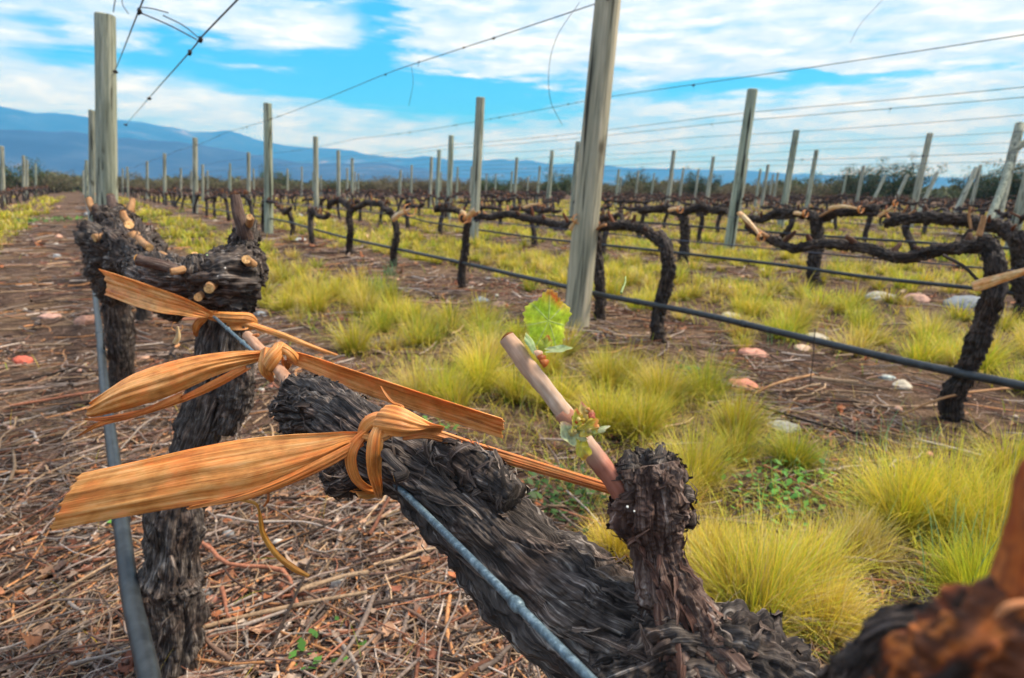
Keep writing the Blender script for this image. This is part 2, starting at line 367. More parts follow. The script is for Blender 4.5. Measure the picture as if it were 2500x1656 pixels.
def ribbon(mb, st, n=60, m=24, pleat=.0, bulge=0., thick=.0004, seed=0, col=(1, 1, 1), world=False, ragged=0., edge_light=.0, roll=0.):
    """strip between two edge curves; st rows: x1,y1,x2,y2,depth1,depth2 (or two 3D points)"""
    if world: A = catmull([s[0] for s in st], n); B = catmull([s[1] for s in st], n)
    else:
        A = catmull([P(s[0], s[1], s[4]) for s in st], n); B = catmull([P(s[2], s[3], s[5]) for s in st], n)
    wv = np.linspace(0, 1, m)
    mid = (A+B)/2; d = nrm(np.gradient(mid, axis=0)); W = np.linalg.norm(B-A, axis=1)
    nr = nrm(np.cross(d, nrm(B-A)))
    if world is False: nr = nr*np.sign(np.sum(nr*(CO-mid), 1))[:, None]
    L = np.concatenate([[0], np.cumsum(np.linalg.norm(np.diff(mid, axis=0), axis=1))])
    ww, LL = np.meshgrid(wv, L)
    h = bulge*W[:, None]*(1-(2*ww-1)**2)
    full = W.max()
    h = h+pleat*(np.sin(ww*17+seed+LL*9)*.5+np.sin(ww*31+seed*2-LL*13)*.3+(vn(ww*9, LL*22, 0, seed)-.5)*1.6+(vn(ww*4, LL*30, 3, seed)-.5)*1.2)*(1.6-W[:, None]/full)
    h = h+roll*W[:, None]*(np.maximum(0, .15-ww)/.15)**2
    X = A[:, None]*(1-ww)[..., None]+B[:, None]*ww[..., None]+nr[:, None]*h[..., None]
    if ragged:
        e = (vn(wv*14, 0, 0, seed+4)-.5)*ragged+(vn(wv*40, 0, 0, seed+6)-.5)*ragged*.4
        X[0] += d[0]*e[:, None]; X[-1] += d[-1]*e[::-1, None]
    fn = np.broadcast_to(nr[:, None], X.shape)
    top = X+fn*thick/2; bot = X-fn*thick/2
    cc = np.broadcast_to(np.array(col, float), X.shape).copy()
    if edge_light: cc = cc*(1+edge_light*np.maximum((1-ww*12), 0))[..., None]
    buv = np.stack([ww*full*.9+.01*seed, LL, np.full_like(ww, seed*.71)], -1)
    q = grid_q(n, m, False); k = n*m
    rim = []
    e1 = np.arange(m-1); rim += [np.stack([e1, e1+k, e1+1+k, e1+1], -1)]
    e2 = (n-1)*m+e1; rim += [np.stack([e2, e2+1, e2+1+k, e2+k], -1)]
    e3 = np.arange(n-1)*m; rim += [np.stack([e3, e3+m, e3+m+k, e3+k], -1)]
    e4 = e3+m-1; rim += [np.stack([e4, e4+k, e4+m+k, e4+m], -1)]
    mb.add(np.concatenate([top.reshape(-1, 3), bot.reshape(-1, 3)]), np.vstack([q, q[:, ::-1]+k]+rim), np.concatenate([cc.reshape(-1, 3)]*2), np.concatenate([buv.reshape(-1, 3)]*2))
def wrap(mb, c, ax, r, w_, a0, a1, tilt=0., pleat=.0006, seed=0, n=50, m=12, drift=0., squash=1., col=(1, 1, 1)):
    """band wound round an axis, from angle a0 to a1 (degrees; 0 faces up, 90 to camera right)"""
    c = np.asarray(c, float); ax = nrm(np.asarray(ax, float)); up = nrm(CU-ax*(CU@ax)); sd_ = np.cross(up, ax); sd_ = sd_*np.sign((CO-c)@sd_+1e-9)
    a = np.radians(np.linspace(a0, a1, n)); rad_ = r*(1+.04*np.sin(a*3+seed))
    k = np.linspace(0, 1, n)
    ctr = c+(up*np.cos(a)[:, None]+sd_*np.sin(a)[:, None]*squash)*rad_[:, None]+ax*(tilt*np.sin(a)*r+drift*k)[:, None]
    d = nrm(np.gradient(ctr, axis=0)); out_ = nrm(ctr-c-ax*((ctr-c)@ax)[:, None]); wd = np.cross(d, out_)
    W = w_*(1+.18*np.sin(a*2+seed))
    ribbon(mb, [(ctr[i]-wd[i]*W[i]/2, ctr[i]+wd[i]*W[i]/2) for i in range(0, n, 5)], n, m, pleat, .16, .0005, seed, col, world=True)

# ---------------------------------------------------------------- object bookkeeping
def tag(o, label=None, cat=None, group=None, kind=None):
    if label: o['label'] = label
    if cat: o['category'] = cat
    if group: o['group'] = group
    if kind: o['kind'] = kind
    return o
def empty(name, loc, label, cat, group=None):
    o = bpy.data.objects.new(name, None); C.objects.link(o); o.location = loc; o.empty_display_size = .05
    return tag(o, label, cat, group)
def part(mb, name, material, root, label=None, smooth=True):
    """mesh in world coordinates, hung under a root that stands elsewhere"""
    v0 = np.array(root.location) if root.parent is None else np.array(root.parent.location)+np.array(root.location)
    o = mb.build(name, material, root, smooth)
    me = o.data; n = len(me.vertices); a = np.empty(n*3, np.float32); me.vertices.foreach_get('co', a)
    me.vertices.foreach_set('co', (a.reshape(-1, 3)-v0.astype(np.float32)).ravel()); me.update()
    if label: o['label'] = label
    return o
ORD = ['first', 'second', 'third', 'fourth', 'fifth', 'sixth', 'seventh', 'eighth', 'ninth', 'tenth', 'eleventh', 'twelfth', 'thirteenth', 'fourteenth', 'fifteenth', 'sixteenth', 'seventeenth', 'eighteenth', 'nineteenth', 'twentieth']

# ================================================================ SETTING
def ground_h(x, y):
    r = np.hypot(x, y)
    return (fbm(x*1.1, y*1.1, 0., 3, 71)-.5)*.05*np.clip(r/2, .3, 1)+(fbm(x*.12, y*.12, 0., 2, 72)-.5)*.10*np.clip((r-5)/15, 0, 1)
def make_ground():
    ra = np.concatenate([np.linspace(0.02, 12, 130), np.geomspace(12.3, 9000, 60)]); an = np.linspace(0, 2*np.pi, 180, endpoint=False)
    Rr, A = np.meshgrid(ra, an, indexing='ij'); x, y = Rr*np.sin(A), Rr*np.cos(A)
    z = ground_h(x, y); z = np.where(Rr > 200, z*0, z)
    m = MB(); m.add(np.stack([x, y, z], -1), grid_q(len(ra), len(an), True)[:, ::-1])
    m.add([[0, 0, ground_h(np.array(0.), np.array(0.))]]+[[x[0, j], y[0, j], z[0, j]] for j in range(0, 180)], [[0, j+2, j+1, j+1] for j in range(0, 179)]+[[0, 1, 180, 180]])
    tag(m.build('ground', 'ground'), kind='structure')
make_ground()
def gz(x, y): return float(ground_h(np.array(float(x)), np.array(float(y))))

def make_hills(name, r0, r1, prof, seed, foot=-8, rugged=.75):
    """ridge whose crest height follows prof: (azimuth deg, crest elevation deg)"""
    na, nr_ = 420, 46
    az = np.linspace(-42, 100, na); rr = np.linspace(r0, r1, nr_)
    A, Rr = np.meshgrid(np.radians(az), rr, indexing='ij')
    pe = np.interp(az, [p[0] for p in prof], [p[1] for p in prof])+.12
    pe = pe+(fbm(az*.45, 0., 0., 4, seed)-.5)*.55*np.clip(pe/3, .25, 1)
    rc = r0+(r1-r0)*.72
    crest = np.tan(np.radians(pe))*rc+CH
    k = (Rr-r0)/(rc-r0); shp = np.where(k < 1, np.clip(k, 0, 1)**1.15, np.clip(1-(k-1)*1.8, 0, 1))
    x, y = Rr*np.sin(A), Rr*np.cos(A)
    gul = fbm(x/520, y/520, 0., 5, seed+3); gul = (gul-.5)*2
    rid = 1-np.abs(2*vn(x/420+gul, y/420, 0., seed+8)-1)
    z = foot+crest[:, None]*shp*(1+(gul*.5+rid*.35-.2)*rugged*np.clip((1-np.abs(k-.0))*1.4, 0, 1)*(k < 1))
    m = MB(); m.add(np.stack([x, y, z], -1), grid_q(na, nr_, False)[:, ::-1])
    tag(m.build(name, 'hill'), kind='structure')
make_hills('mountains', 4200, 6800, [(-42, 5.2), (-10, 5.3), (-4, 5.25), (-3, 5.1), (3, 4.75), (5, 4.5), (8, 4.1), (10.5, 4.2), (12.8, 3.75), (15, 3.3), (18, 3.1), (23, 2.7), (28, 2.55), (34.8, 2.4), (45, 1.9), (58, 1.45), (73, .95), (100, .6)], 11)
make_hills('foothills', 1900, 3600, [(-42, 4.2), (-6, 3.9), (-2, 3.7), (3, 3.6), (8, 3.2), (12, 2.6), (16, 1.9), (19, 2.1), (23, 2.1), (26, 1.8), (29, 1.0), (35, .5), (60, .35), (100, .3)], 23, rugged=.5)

# ---------------------------------------------------------------- posts
def make_post_mesh(name, r, h, seed):
    m = MB(); nl, nc = 26, 20
    p = np.stack([np.sin(np.linspace(0, 2, nl)+seed)*.006, np.cos(np.linspace(0, 2.4, nl)+seed*2)*.006, np.linspace(-.25, h, nl)], 1)
    rr = np.linspace(r*1.06, r*.94, nl)
    t = np.linspace(0, 2*np.pi, nc, endpoint=False); T, Z = np.meshgrid(t, p[:, 2])
    q = 1+(fbm(np.cos(T)*1.6, np.sin(T)*1.6, Z*.5, 2, seed)-.5)*.09
    X = p[:, None]+np.stack([np.cos(T), np.sin(T), np.zeros_like(T)], -1)*(rr[:, None]*q)[..., None]
    m.add(X, grid_q(nl, nc, True))
    top = X[-1]; c = top.mean(0); rim = c+(top-c)*.9+[0, 0, .008]
    m.add(np.vstack([top, rim, [c+[0, 0, .010]]]), np.vstack([np.stack([np.arange(nc), (np.arange(nc)+1) % nc, nc+(np.arange(nc)+1) % nc, nc+np.arange(nc)], -1), [[nc+j, nc+(j+1) % nc, 2*nc, 2*nc] for j in range(nc)]]))
    return m.build(name, 'post')
posts = []                                        # (x, y, kx, ky lean of the top, h, r)
def rowx(k, y=5.): return [.25, 2.62, 5.45, 8.1][k] + (.012*min(y, 20) if k else .004*min(y, 20)) if 0 <= k <= 3 else (-2.45 if k == -1 else 8.2+(k-3)*2.78)
seen = [(.34, 6.58, 0, 2.25), (.35, 15.15, 0, 2.25), (2.86, 11.85, 1, 2.25), (5.39, 8.84, 2, 2.25), (7.93, 5.71, 3, 2.25), (13.9, 8.73, 5, 2.25), (5.74, 18.54, 2, 2.25), (2.99, 21.4, 1, 2.25), (8.46, 24.57, 3, 2.25), (11.35, 30.98, 4, 2.25), (3.29, 33.09, 1, 2.25), (3.46, 44.75, 1, 2.25), (6.05, 28.96, 2, 2.25), (8.51, 15.52, 3, 2.25), (11.39, 21.73, 4, 2.25), (13.63, 26.79, 5, 2.25), (14.81, 19.16, 5, 2.25), (16.9, 24.52, 6, 2.25), (17.82, 15.87, 6, 2.25), (22.36, 17.72, 8, 2.25), (21.28, 12.51, 7, 2.25), (-2.37, 31.65, -1, 2.25), (-2.31, 41.46, -1, 2.25), (-2.54, 56.5, -1, 2.25)]
for (x, y, k, h) in seen: posts.append([x, y, (hash((k, int(y))) % 7-3)*.012, 0, h, .075])
posts[0][5] = .083; posts[0][2] = .0
for k in range(-7, 25):
    X = rowx(k, 15) if k >= -1 else -2.45+(k+1)*2.78
    for n in range(-3, 9):
        Y = 2.98-3.05*(k-1)+9.6*n+random.uniform(-.5, .5)
        while Y < 1: Y += 9.6*4
        if Y > 66 or Y < 3: continue
        if any(abs(X-p[0]) < 1.3 and abs(Y-p[1]) < 5.5 for p in posts): continue
        if k in (0, 1, 2, 3) and Y < 20: continue
        x_, y_, z_ = proj((X, Y, 1.5))
        if z_ > 0 and -60 < x_ < 2450 and 0 < y_ and math.hypot(X, Y) < 66 and X < 42:
            posts.append([X+random.uniform(-.1, .1), Y, random.uniform(-.05, .05), random.uniform(-.03, .03), random.uniform(1.9, 2.3), .068])
for (x, y) in ((26.0, 9.6), (31.3, 12.95), (35.2, 15.9), (37.5, 18.1)):     # end posts that lean away from their rows
    posts = [p for p in posts if math.hypot(p[0]-x, p[1]-y) > 2.2]
    posts.append([x-1.0, y-.2, 1.05, -.1, 1.95, .085, 'lean'])
def lean_fix(x, y, h):
    """the posts stand a little out of plumb: base offset for a post whose top is at x, y"""
    tx, ty, _ = proj((x, y, h)); bx, by, bz = proj((x, y, 0)); want = tx-(-(tx-760)/5200 if tx > 760 else 0)*(ty-by)*-1*-1
    want = tx+((tx-760)/6200 if tx > 760 else 0)*(ty-by)
    dx = (want-bx)*S*bz/FPX*.9; return CR[0]*dx, CR[1]*dx
variants = [make_post_mesh('trellis_post', .075, 2.25, s) for s in (1, 4, 8, 13)]
used = set()
def place_post(i, x, y, kx, ky, h, r):
    v = i % 4
    o = variants[v]
    if v in used: o = o.copy(); C.objects.link(o); o.name = 'trellis_post'
    used.add(v)
    o.color = (1, 1, 1, 1); o.location = (x, y, gz(x, y)); s = h/2.25; f = r/.075
    up = Vector((kx, ky, h)); q = up.to_track_quat('Z', 'Y'); o.rotation_mode = 'QUATERNION'
    o.rotation_quaternion = q @ Vector((0, 0, 1)).rotation_difference(Vector((0, 0, 1)))
    ez = Matrix.Rotation(random.uniform(0, 6.28), 4, 'Z').to_quaternion()
    o.rotation_quaternion = q @ ez; o.scale = (f, f, s)
    return o
# the big post in front, standing in the first row across the grass
big_post = place_post(0, 2.50, 2.93, .32, .10, 2.9, .079)
big_post.color = (1.12, .98, .92, 1)
tag(big_post, 'big weathered grey wooden post right of centre, its top cut off by the picture edge', 'post', 'posts that carry the trellis wires')
near = sorted(posts, key=lambda p: math.hypot(p[0], p[1]))
named = {(.34, 6.58): 'tall green-tinted wooden post at left with its sawn top showing, behind the knotty vines',
         (.35, 15.15): 'grey post half hidden just behind the left edge of the tall green-tinted post',
         (2.86, 11.85): 'post between the tall left post and the picture centre, topped by blue sky over mountains',
         (5.39, 8.84): 'straight post left of the big leaning post, its top against bright blue sky',
         (7.93, 5.71): 'tallest post right of the big leaning post, crossed by the paired wires',
         (13.9, 8.73): 'post second in height right of the big leaning post, next to thinner ones',
         (2.99, 21.4): 'post standing between the tall left post and the next tall one, before the foothills',
         (5.74, 18.54): 'medium post just right of the left-centre post, before the mountain foot',
         (8.51, 15.52): 'grey-topped post standing just left of the straight post at the centre'}
cnt = 0
for i, p in enumerate(near):
    if len(p) == 6:
        dx, dy = lean_fix(p[0], p[1], p[4]); dx = max(-.3, min(.3, dx)); dy = max(-.3, min(.3, dy))
        o = place_post(i+1, p[0]+dx, p[1]+dy, -dx, -dy, p[4], p[5])
    else: o = place_post(i+1, *p[:6])
    key = (round(p[0], 2), round(p[1], 2)); d = math.hypot(p[0], p[1]); cnt += 1
    if len(p) > 6: lab = 'thick wooden end post leaning hard to the right at the end of a far row'
    elif key in named: lab = named[key]
    elif d < 24: lab = 'slim grey trellis post in the middle distance, beyond the nearer tall posts'
    elif p[0] < -1: lab = 'pale thin post in the vine block left of the dirt track'
    else: lab = 'small far-off pale post rising above the distant vine rows'
    tag(o, lab, 'post', 'posts that carry the trellis wires')
for key_, txt in (('slim grey', '%s from the left among the slim grey trellis posts in the middle distance'), ('pale thin', '%s from the left of the pale posts left of the dirt track')):
    grp_ = sorted([o for o in bpy.data.objects if str(o.get('label', '')).startswith(key_) and o.get('category') == 'post'], key=lambda o: proj(o.location)[0])
    for i_, o in enumerate(grp_):
        if len(grp_) <= 12: o['label'] = txt % ORD[i_]
# braced end post at the right picture edge
br = empty('trellis_post', (16.3, 5.3, gz(16.3, 5.3)), 'pale post with a slanting brace at the far right edge of the picture', 'post', 'posts that carry the trellis wires')
m = MB(); tube(m, [(15.75, 5.15, -.2), (16.2, 5.25, 1.0), (16.64, 5.33, 2.3)], [.1, .095, .09], 14, 14); part(m, 'pole', 'post', br)
m = MB(); tube(m, [(15.0, 5.1, -.15), (15.9, 5.2, .9), (16.35, 5.28, 1.5)], [.07]*3, 8, 10); part(m, 'brace', 'post', br)
m = MB(); tube(m, [(16.4, 5.3, 1.72), (16.75, 5.1, 2.0), (17.0, 5.0, 1.9)], [.07]*3, 8, 10); part(m, 'brace', 'post', br)

# ---------------------------------------------------------------- wires
def wire_obj(name, pts, r, material, label, cat, group=None, knots=0, nc=8, n=60, seed=0):
    g = np.random.default_rng(seed); m = MB(); p = catmull(pts, n)
    if r > .004 or len(pts) > 3: pass
    tube(m, p, [r]*n, n, nc)
    o = m.build(name, material, None, origin=p[0]); tag(o, label, cat, group)
    if knots:
        mk = MB()
        for _ in range(knots):
            f = g.uniform(.0, .8); c = p[int(f*(n-1))]+(p[int(f*(n-1))+1]-p[int(f*(n-1))])*g.random()
            t = nrm(p[int(f*(n-1))+1]-p[int(f*(n-1))]); L = g.uniform(.015, .05)
            tube(mk, [c-t*L*.6+[0, 0, .002], c+g.normal(0, .003, 3), c+t*L*.6+[0, 0, -.002]], [.003, g.uniform(.008, .014), .003], 6, 6, col=(.8, .5, .5), bark=.3, seed=int(g.integers(99)))
            if g.random() < .35: tube(mk, [c, c+[0, 0, -g.uniform(.02, .08)]+g.normal(0, .008, 3)], [.003, .002], 3, 4)
        v = mk.build('dried_tendril', 'bark_far', o); me = v.data
        a = np.empty(len(me.vertices)*3, np.float32); me.vertices.foreach_get('co', a); me.vertices.foreach_set('co', (a.reshape(-1, 3)-p[0].astype(np.float32)).ravel())
        v['kind'] = 'stuff'
    return o
def sag(a, b, n, s, segs=1):
    a, b = np.array(a, float), np.array(b, float); t = np.linspace(0, 1, n)[:, None]
    p = a+(b-a)*t; p[:, 2] -= s*np.abs(np.sin(t[:, 0]*np.pi*segs)); return p
WG = 'thin wires strung high along the rows'
lab_hi = ['high wire of the first row, rising to the upper right over the picture centre', 'high wire of the second row, from the centre up to the right edge', 'upper of the paired wires running from the centre to the right edge', 'highest faint wire of the far rows at right, below the pair', 'second faint wire of the far rows at right', 'third faint wire of the far rows at right']
for k in range(1, 7):
    X = rowx(k, 10)
    ya = -3 if k < 4 else 1
    wire_obj('trellis_wire', sag((rowx(k, 0), ya, 1.96), (X+.2, 60, 1.98), 90, .05, 7), .0035 if k < 3 else .004, 'thinwire', lab_hi[k-1], 'wire', WG, knots=[0, 46, 40, 26, 30, 26, 20][k], nc=5, n=120, seed=k)
wire_obj('trellis_wire', sag((rowx(3, 0), -3, 1.85), (rowx(3, 10)+.2, 60, 1.90), 90, .04, 7), .004, 'thinwire', 'lower of the paired wires running from the centre to the right edge', 'wire', WG, knots=16, nc=5, n=120, seed=33)
for k in (4, 5): wire_obj('trellis_wire', sag((rowx(k, 0), 1, 1.45), (rowx(k, 10)+.2, 60, 1.5), 60, .04, 7), .004, 'thinwire', 'faint low wire of a far row crossing behind the right-hand posts, %s of two' % ('nearer' if k == 4 else 'farther'), 'wire', WG, knots=14, nc=5, n=100, seed=40+k)
# the two loose wires beside the tall left post and the broken ties between them
pa = [P(335, -10, 2.1), P(320, 27, 2.25), P(265, 165, 5.0), P(240, 215, 7.0)]
pb = [P(560, -12, 1.9), P(462, 90, 2.35), P(437, 122, 2.6), P(340, 232, 5.0), P(290, 290, 11.)]
o = wire_obj('trellis_wire', pa, .0028, 'thinwire', 'steep short wire running down to the top right side of the tall left post', 'wire', WG, 0, 6, 40)
m = MB()
for q, t in (((320, 27), 2.25), ((265, 166), 4.9)):
    c = P(*q, t); tube(m, [c+CU*.012, c+CR*.004, c-CU*.012], [.004, .012*t/3, .004], 8, 8, bark=.3, seed=3)
k_ = m.build('twisted_joint', 'bark_far', o); a = np.array(pa[0]); k_.location = tuple(-a)
o = wire_obj('trellis_wire', pb, .003, 'thinwire', 'diagonal dark wire climbing rightward from behind the tall left post', 'wire', WG, 0, 6, 60)
m = MB()
for q, t in (((462, 92), 2.35), ((437, 122), 2.6), ((344, 228), 5.), ((290, 289), 10.5)):
    c = P(*q, t); tube(m, [c+CU*.012, c+CR*.004, c-CU*.012], [.004, .010*t/3, .004], 8, 8, bark=.3, seed=4)
k_ = m.build('twisted_joint', 'bark_far', o); k_.location = tuple(-np.array(pb[0]))
wire_obj('wire_end', [P(320, 28, 2.25), P(390, 58, 2.3), P(455, 92, 2.35)], .0026, 'thinwire', 'lower loose wire end joining the steep wire to the diagonal wire', 'wire end', 'loose wire ends by the tall left post', 0, 5, 20)
wire_obj('wire_end', [P(322, 17, 2.25), P(350, 20, 2.2), P(389, 30, 2.2)], .0022, 'thinwire', 'short loose wire end pointing right from the steep wire, topmost one', 'wire end', 'loose wire ends by the tall left post', 0, 5, 20)
wire_obj('wire_end', [P(377, 36, 2.2), P(425, 60, 2.3), P(462, 90, 2.35)], .0022, 'thinwire', 'short loose wire end pointing up left from the diagonal wire', 'wire end', 'loose wire ends by the tall left post', 0, 5, 20)
wire_obj('wire_end', [P(262, 28, 5.4), P(268, -12, 5.3)], .005, 'thinwire', 'wire leaving the sawn top of the tall left post upward', 'wire end', None, 0, 5, 8)
wire_obj('wire_end', [P(281, -8, 5.3), P(284, 12, 5.3), P(297, 32, 5.3)], .004, 'thinwire', 'curled thin wire tail just above and right of the tall left post', 'wire end', None, 0, 5, 12)
wire_obj('tendril', [P(1340, 5, 2.6), P(1290, 80, 2.6), P(1270, 150, 2.7), P(1272, 230, 2.8), P(1300, 290, 3.0)], .0012, 'thinwire', 'hair-thin dry tendril hanging in the sky left of the big post', 'tendril', None, 0, 4, 30)
wire_obj('tendril', [P(950, 150, 3.3), P(955, 190, 3.3), P(945, 245, 3.3)], .0012, 'thinwire', 'short hair-thin dry tendril hanging from the wire over the centre', 'tendril', None, 0, 4, 20)
wire_obj('tendril', [P(2040, 0, 3.3), P(1990, 55, 3.3), P(1965, 100, 3.3)], .0012, 'thinwire', 'hair-thin dry tendril hanging in the sky at the upper right', 'tendril', None, 0, 4, 20)
# cordon wires and drip hoses of the farther rows
for k in range(1, 5):
    wire_obj('cordon_wire', sag((rowx(k, 0)+.03, -1, .6), (rowx(k, 15)+.03, 55, .6), 50, .015, 8), .003, 'thinwire', 'low wire under the vine arms of the %s row across the grass' % ORD[k-1], 'wire', 'low wires the vine arms are tied to', nc=5, n=90)
def hose_obj(pts, r, lab, coll, n=200, nc=14, seed=1):
    m = MB(); p = catmull(pts, n); tube(m, p, [r]*n, n, nc)
    o = m.build('drip_hose', 'hose', None, origin=p[0]); tag(o, lab, 'hose', 'black drip hoses slung along the rows')
    for c in coll:
        i = int(np.argmin(np.linalg.norm(p-np.array(c), axis=1))); i = min(max(i, 1), n-2); t = nrm(p[i+1]-p[i-1])
        mm = MB(); tube(mm, [p[i]-t*r*1.3, p[i]-t*r*.9, p[i]-t*r*.2, p[i]+t*r*.2, p[i]+t*r*.9, p[i]+t*r*1.3], [r*1.03, r*1.2, r*1.12, r*1.12, r*1.2, r*1.03], 12, 14)
        d = mm.build('coupling', 'hose', o); d.location = tuple(-p[0])
    return o
h1 = [atx(2500, 925, 2.56), atx(2367, 893, 2.57), atx(2100, 838, 2.58), atx(1800, 768, 2.6), atx(1600, 722, 2.6), atx(1400, 684, 2.6), atx(1330, 668, 2.6), atx(1200, 638, 2.63), atx(1060, 606, 2.65), atx(900, 572, 2.68), atx(800, 550, 2.7), atx(700, 523, 2.72), atx(640, 508, 2.75), (2.8, 18, .24), (2.85, 30, .22)]
hose_obj(h1, .016, 'thick black drip hose of the first row, crossing in front of the big post', [atx(x, 0, 2.6)*0+atx(x, y, 2.6) for x, y in ((1715, 748), (1260, 655), (1030, 600), (1480, 700))])
h2 = [atx(2450, 695, 5.3), atx(2300, 672, 5.3), atx(2000, 640, 5.3), atx(1800, 612, 5.3), atx(1550, 583, 5.35), atx(1400, 567, 5.4), atx(1200, 545, 5.45), atx(1000, 515, 5.5), (5.5, 14, .28), (5.6, 30, .22)]
hose_obj(h2, .016, 'black drip hose of the second row, behind the big post', [])
hose_obj([(8., 1, .3), (8.1, 5, .28), (8.2, 10, .3), (8.3, 20, .28)], .016, 'thin dark drip hose of the third row across the grass', [], nc=8)
h0 = [atz(372, 1800, .20), atz(345, 1568, .20), atz(303, 1380, .2), atz(283, 1230, .2), atz(268, 1100, .2), atz(255, 1000, .2), atz(240, 880, .21), atz(231, 780, .21), atz(222, 700, .205), atz(217, 640, .2), (.0, 7.2, .2), (.03, 12, .2), (.05, 30, .2)]
hose_obj(h0, .0140, 'grey-black drip hose at the left running toward the camera beside the knotty vines', [atz(*q, .2) for q in ((287, 1198), (247, 945), (231, 778), (222, 690))], n=400, nc=20)
# the wire beside the near vine
yw = np.array([-.15, 0.05, .162, .25, .366, .5, .669, .85, 1.02, 1.3, 2.2, 4, 8, 20]); pw = np.stack([.147+.006*np.sin(yw*3), yw, .65+.002*np.sin(yw*5)], 1)
pw[-4:, 0] += [.02, .05, .07, .1]
m = MB(); p = catmull(pw, 260); tube(m, p, [.0023]*260, 260, 14); wo = m.build('cordon_wire', 'wire', None, origin=p[0])
tag(wo, 'blue-grey metal wire running under the knotted leaf strips beside the near vine', 'wire')
for (x, y) in ((1183, 1415), (560, 790), (527, 758), (1150, 1380)):
    tgt = np.array([x, y]); i = min(range(20, 250), key=lambda j: np.linalg.norm(np.array(proj(p[j])[:2])-tgt)); t = nrm(p[i+1]-p[i])
    if x == 1150: continue
    mm = MB(); tube(mm, [p[i]-t*.004, p[i]-t*.002, p[i]+t*.002, p[i]+t*.004], [.0027, .0035, .0034, .0027], 8, 14, col=(2.2, 2.4, 2.6) if x > 1000 else (1, 1, 1))
    d = mm.build('wire_crimp', 'wire', wo); d.location = tuple(-p[0])

# ================================================================ NEAR VINES
def cutcap(mb_root, name, c, d, r, seed=0, ring=(.35, .16, .08)):
    """sawn end of a cane: pale wood disc, slightly uneven, with a dark pith"""
    m = MB(); c = np.asarray(c); d = nrm(np.asarray(d)); a = nrm(np.cross(d, [0.3, .2, 1])); b = np.cross(d, a)
    nr_, na = 7, 20; g = np.random.default_rng(seed)
    rr, an = np.meshgrid(np.linspace(0.02, 1.0, nr_), np.linspace(0, 2*np.pi, na, endpoint=False), indexing='ij')
    ht = .12*np.sin(an+seed)*rr+.05*np.sin(3*an+seed)*rr-.10*(rr < .2)+.10
    X = c+(a*(np.cos(an)*rr)[..., None]+b*(np.sin(an)*rr)[..., None]+d*ht[..., None])*r
    col = np.where((rr < .2)[..., None], np.array([.5, .35, .25]), np.where((rr > .9)[..., None], np.array([.6, .45, .4]), np.array([1., 1., 1.])))
    m.add(X, grid_q(nr_, na, True), col)
    return part(m, name, 'cut', mb_root)
def cane(root, pts, rad, material='cane', name='cane', seed=0, cut=True, nl=50, col=None, node=None, colfn=None):
    m = MB(); rad = list(rad)
    X, p, t, r = tube(m, pts, rad, nl, 18, col=col, bark=.06, fib=.8, seed=seed, cap=True, ret=True, colfn=colfn)
    o = part(m, name, material, root)
    if cut: cutcap(o, 'cut_end', p[-1], t[-1], r[-1]*1.01, seed)
    return o
def buds(root, cs, r, seed, mat_='sap', cols=((.55, .5, .45), (.35, .2, .13)), name='sap_bead'):
    m = MB(); g = np.random.default_rng(seed)
    for c in cs:
        rr = r*g.uniform(.6, 1.2); d = nrm(CO-c+g.normal(0, .1, 3)); col = cols[g.integers(len(cols))]
        tube(m, [c-d*rr, c-d*rr*.5, c, c+d*rr*.6, c+d*rr], [rr*.3, rr*.85, rr, rr*.7, rr*.1], 10, 10, col=col)
    return part(m, name, mat_, root)

v1 = empty('grapevine', (.20, .14, gz(.2, .14)), 'near shaggy-barked old vine with a thick arm slanting from lower right to the leaf knot', 'grapevine')
arm_px = [(668, 936, .575), (700, 940, .56), (745, 955, .53), (800, 985, .49), (870, 1040, .455), (980, 1105, .435), (1070, 1178, .415), (1150, 1260, .40), (1235, 1345, .39), (1345, 1430, .38), (1480, 1500, .37), (1640, 1580, .365)]
arm_r = [.013, .0275, .0285, .0235, .0225, .0228, .0275, .0305, .033, .035, .038, .03]
m = MB(); apts = [P(*q) for q in arm_px]
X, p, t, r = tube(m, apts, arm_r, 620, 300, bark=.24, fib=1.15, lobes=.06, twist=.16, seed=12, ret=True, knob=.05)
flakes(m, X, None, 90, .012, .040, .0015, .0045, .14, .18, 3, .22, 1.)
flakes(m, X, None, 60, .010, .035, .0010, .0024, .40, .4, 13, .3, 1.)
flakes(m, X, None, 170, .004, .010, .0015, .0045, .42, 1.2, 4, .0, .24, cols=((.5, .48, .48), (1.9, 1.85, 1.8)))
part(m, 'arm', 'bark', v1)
# loose knobbly bark under the knot and on top of the arm
m = MB(); X, p, t, r = tube(m, [P(850, 1050, .455), P(810, 1085, .45), P(775, 1105, .448), P(752, 1112, .448)], [.017, .0155, .013, .006], 90, 100, bark=.22, fib=1., seed=5, knob=.3, ret=True)
flakes(m, X, None, 130, .004, .013, .0015, .004, .5, 1.2, 8, .1, 1.); part(m, 'stub', 'bark', v1)
m = MB(); X, p, t, r = tube(m, [P(1190, 1150, .385), P(1120, 1100, .40), P(1040, 1050, .415), P(985, 1028, .425)], [.009, .012, .010, .004], 80, 80, bark=.25, seed=25, knob=.2, ret=True)
flakes(m, X, None, 120, .006, .018, .002, .0055, .45, .7, 18, .0, 1.); part(m, 'bark_ridge', 'bark', v1)
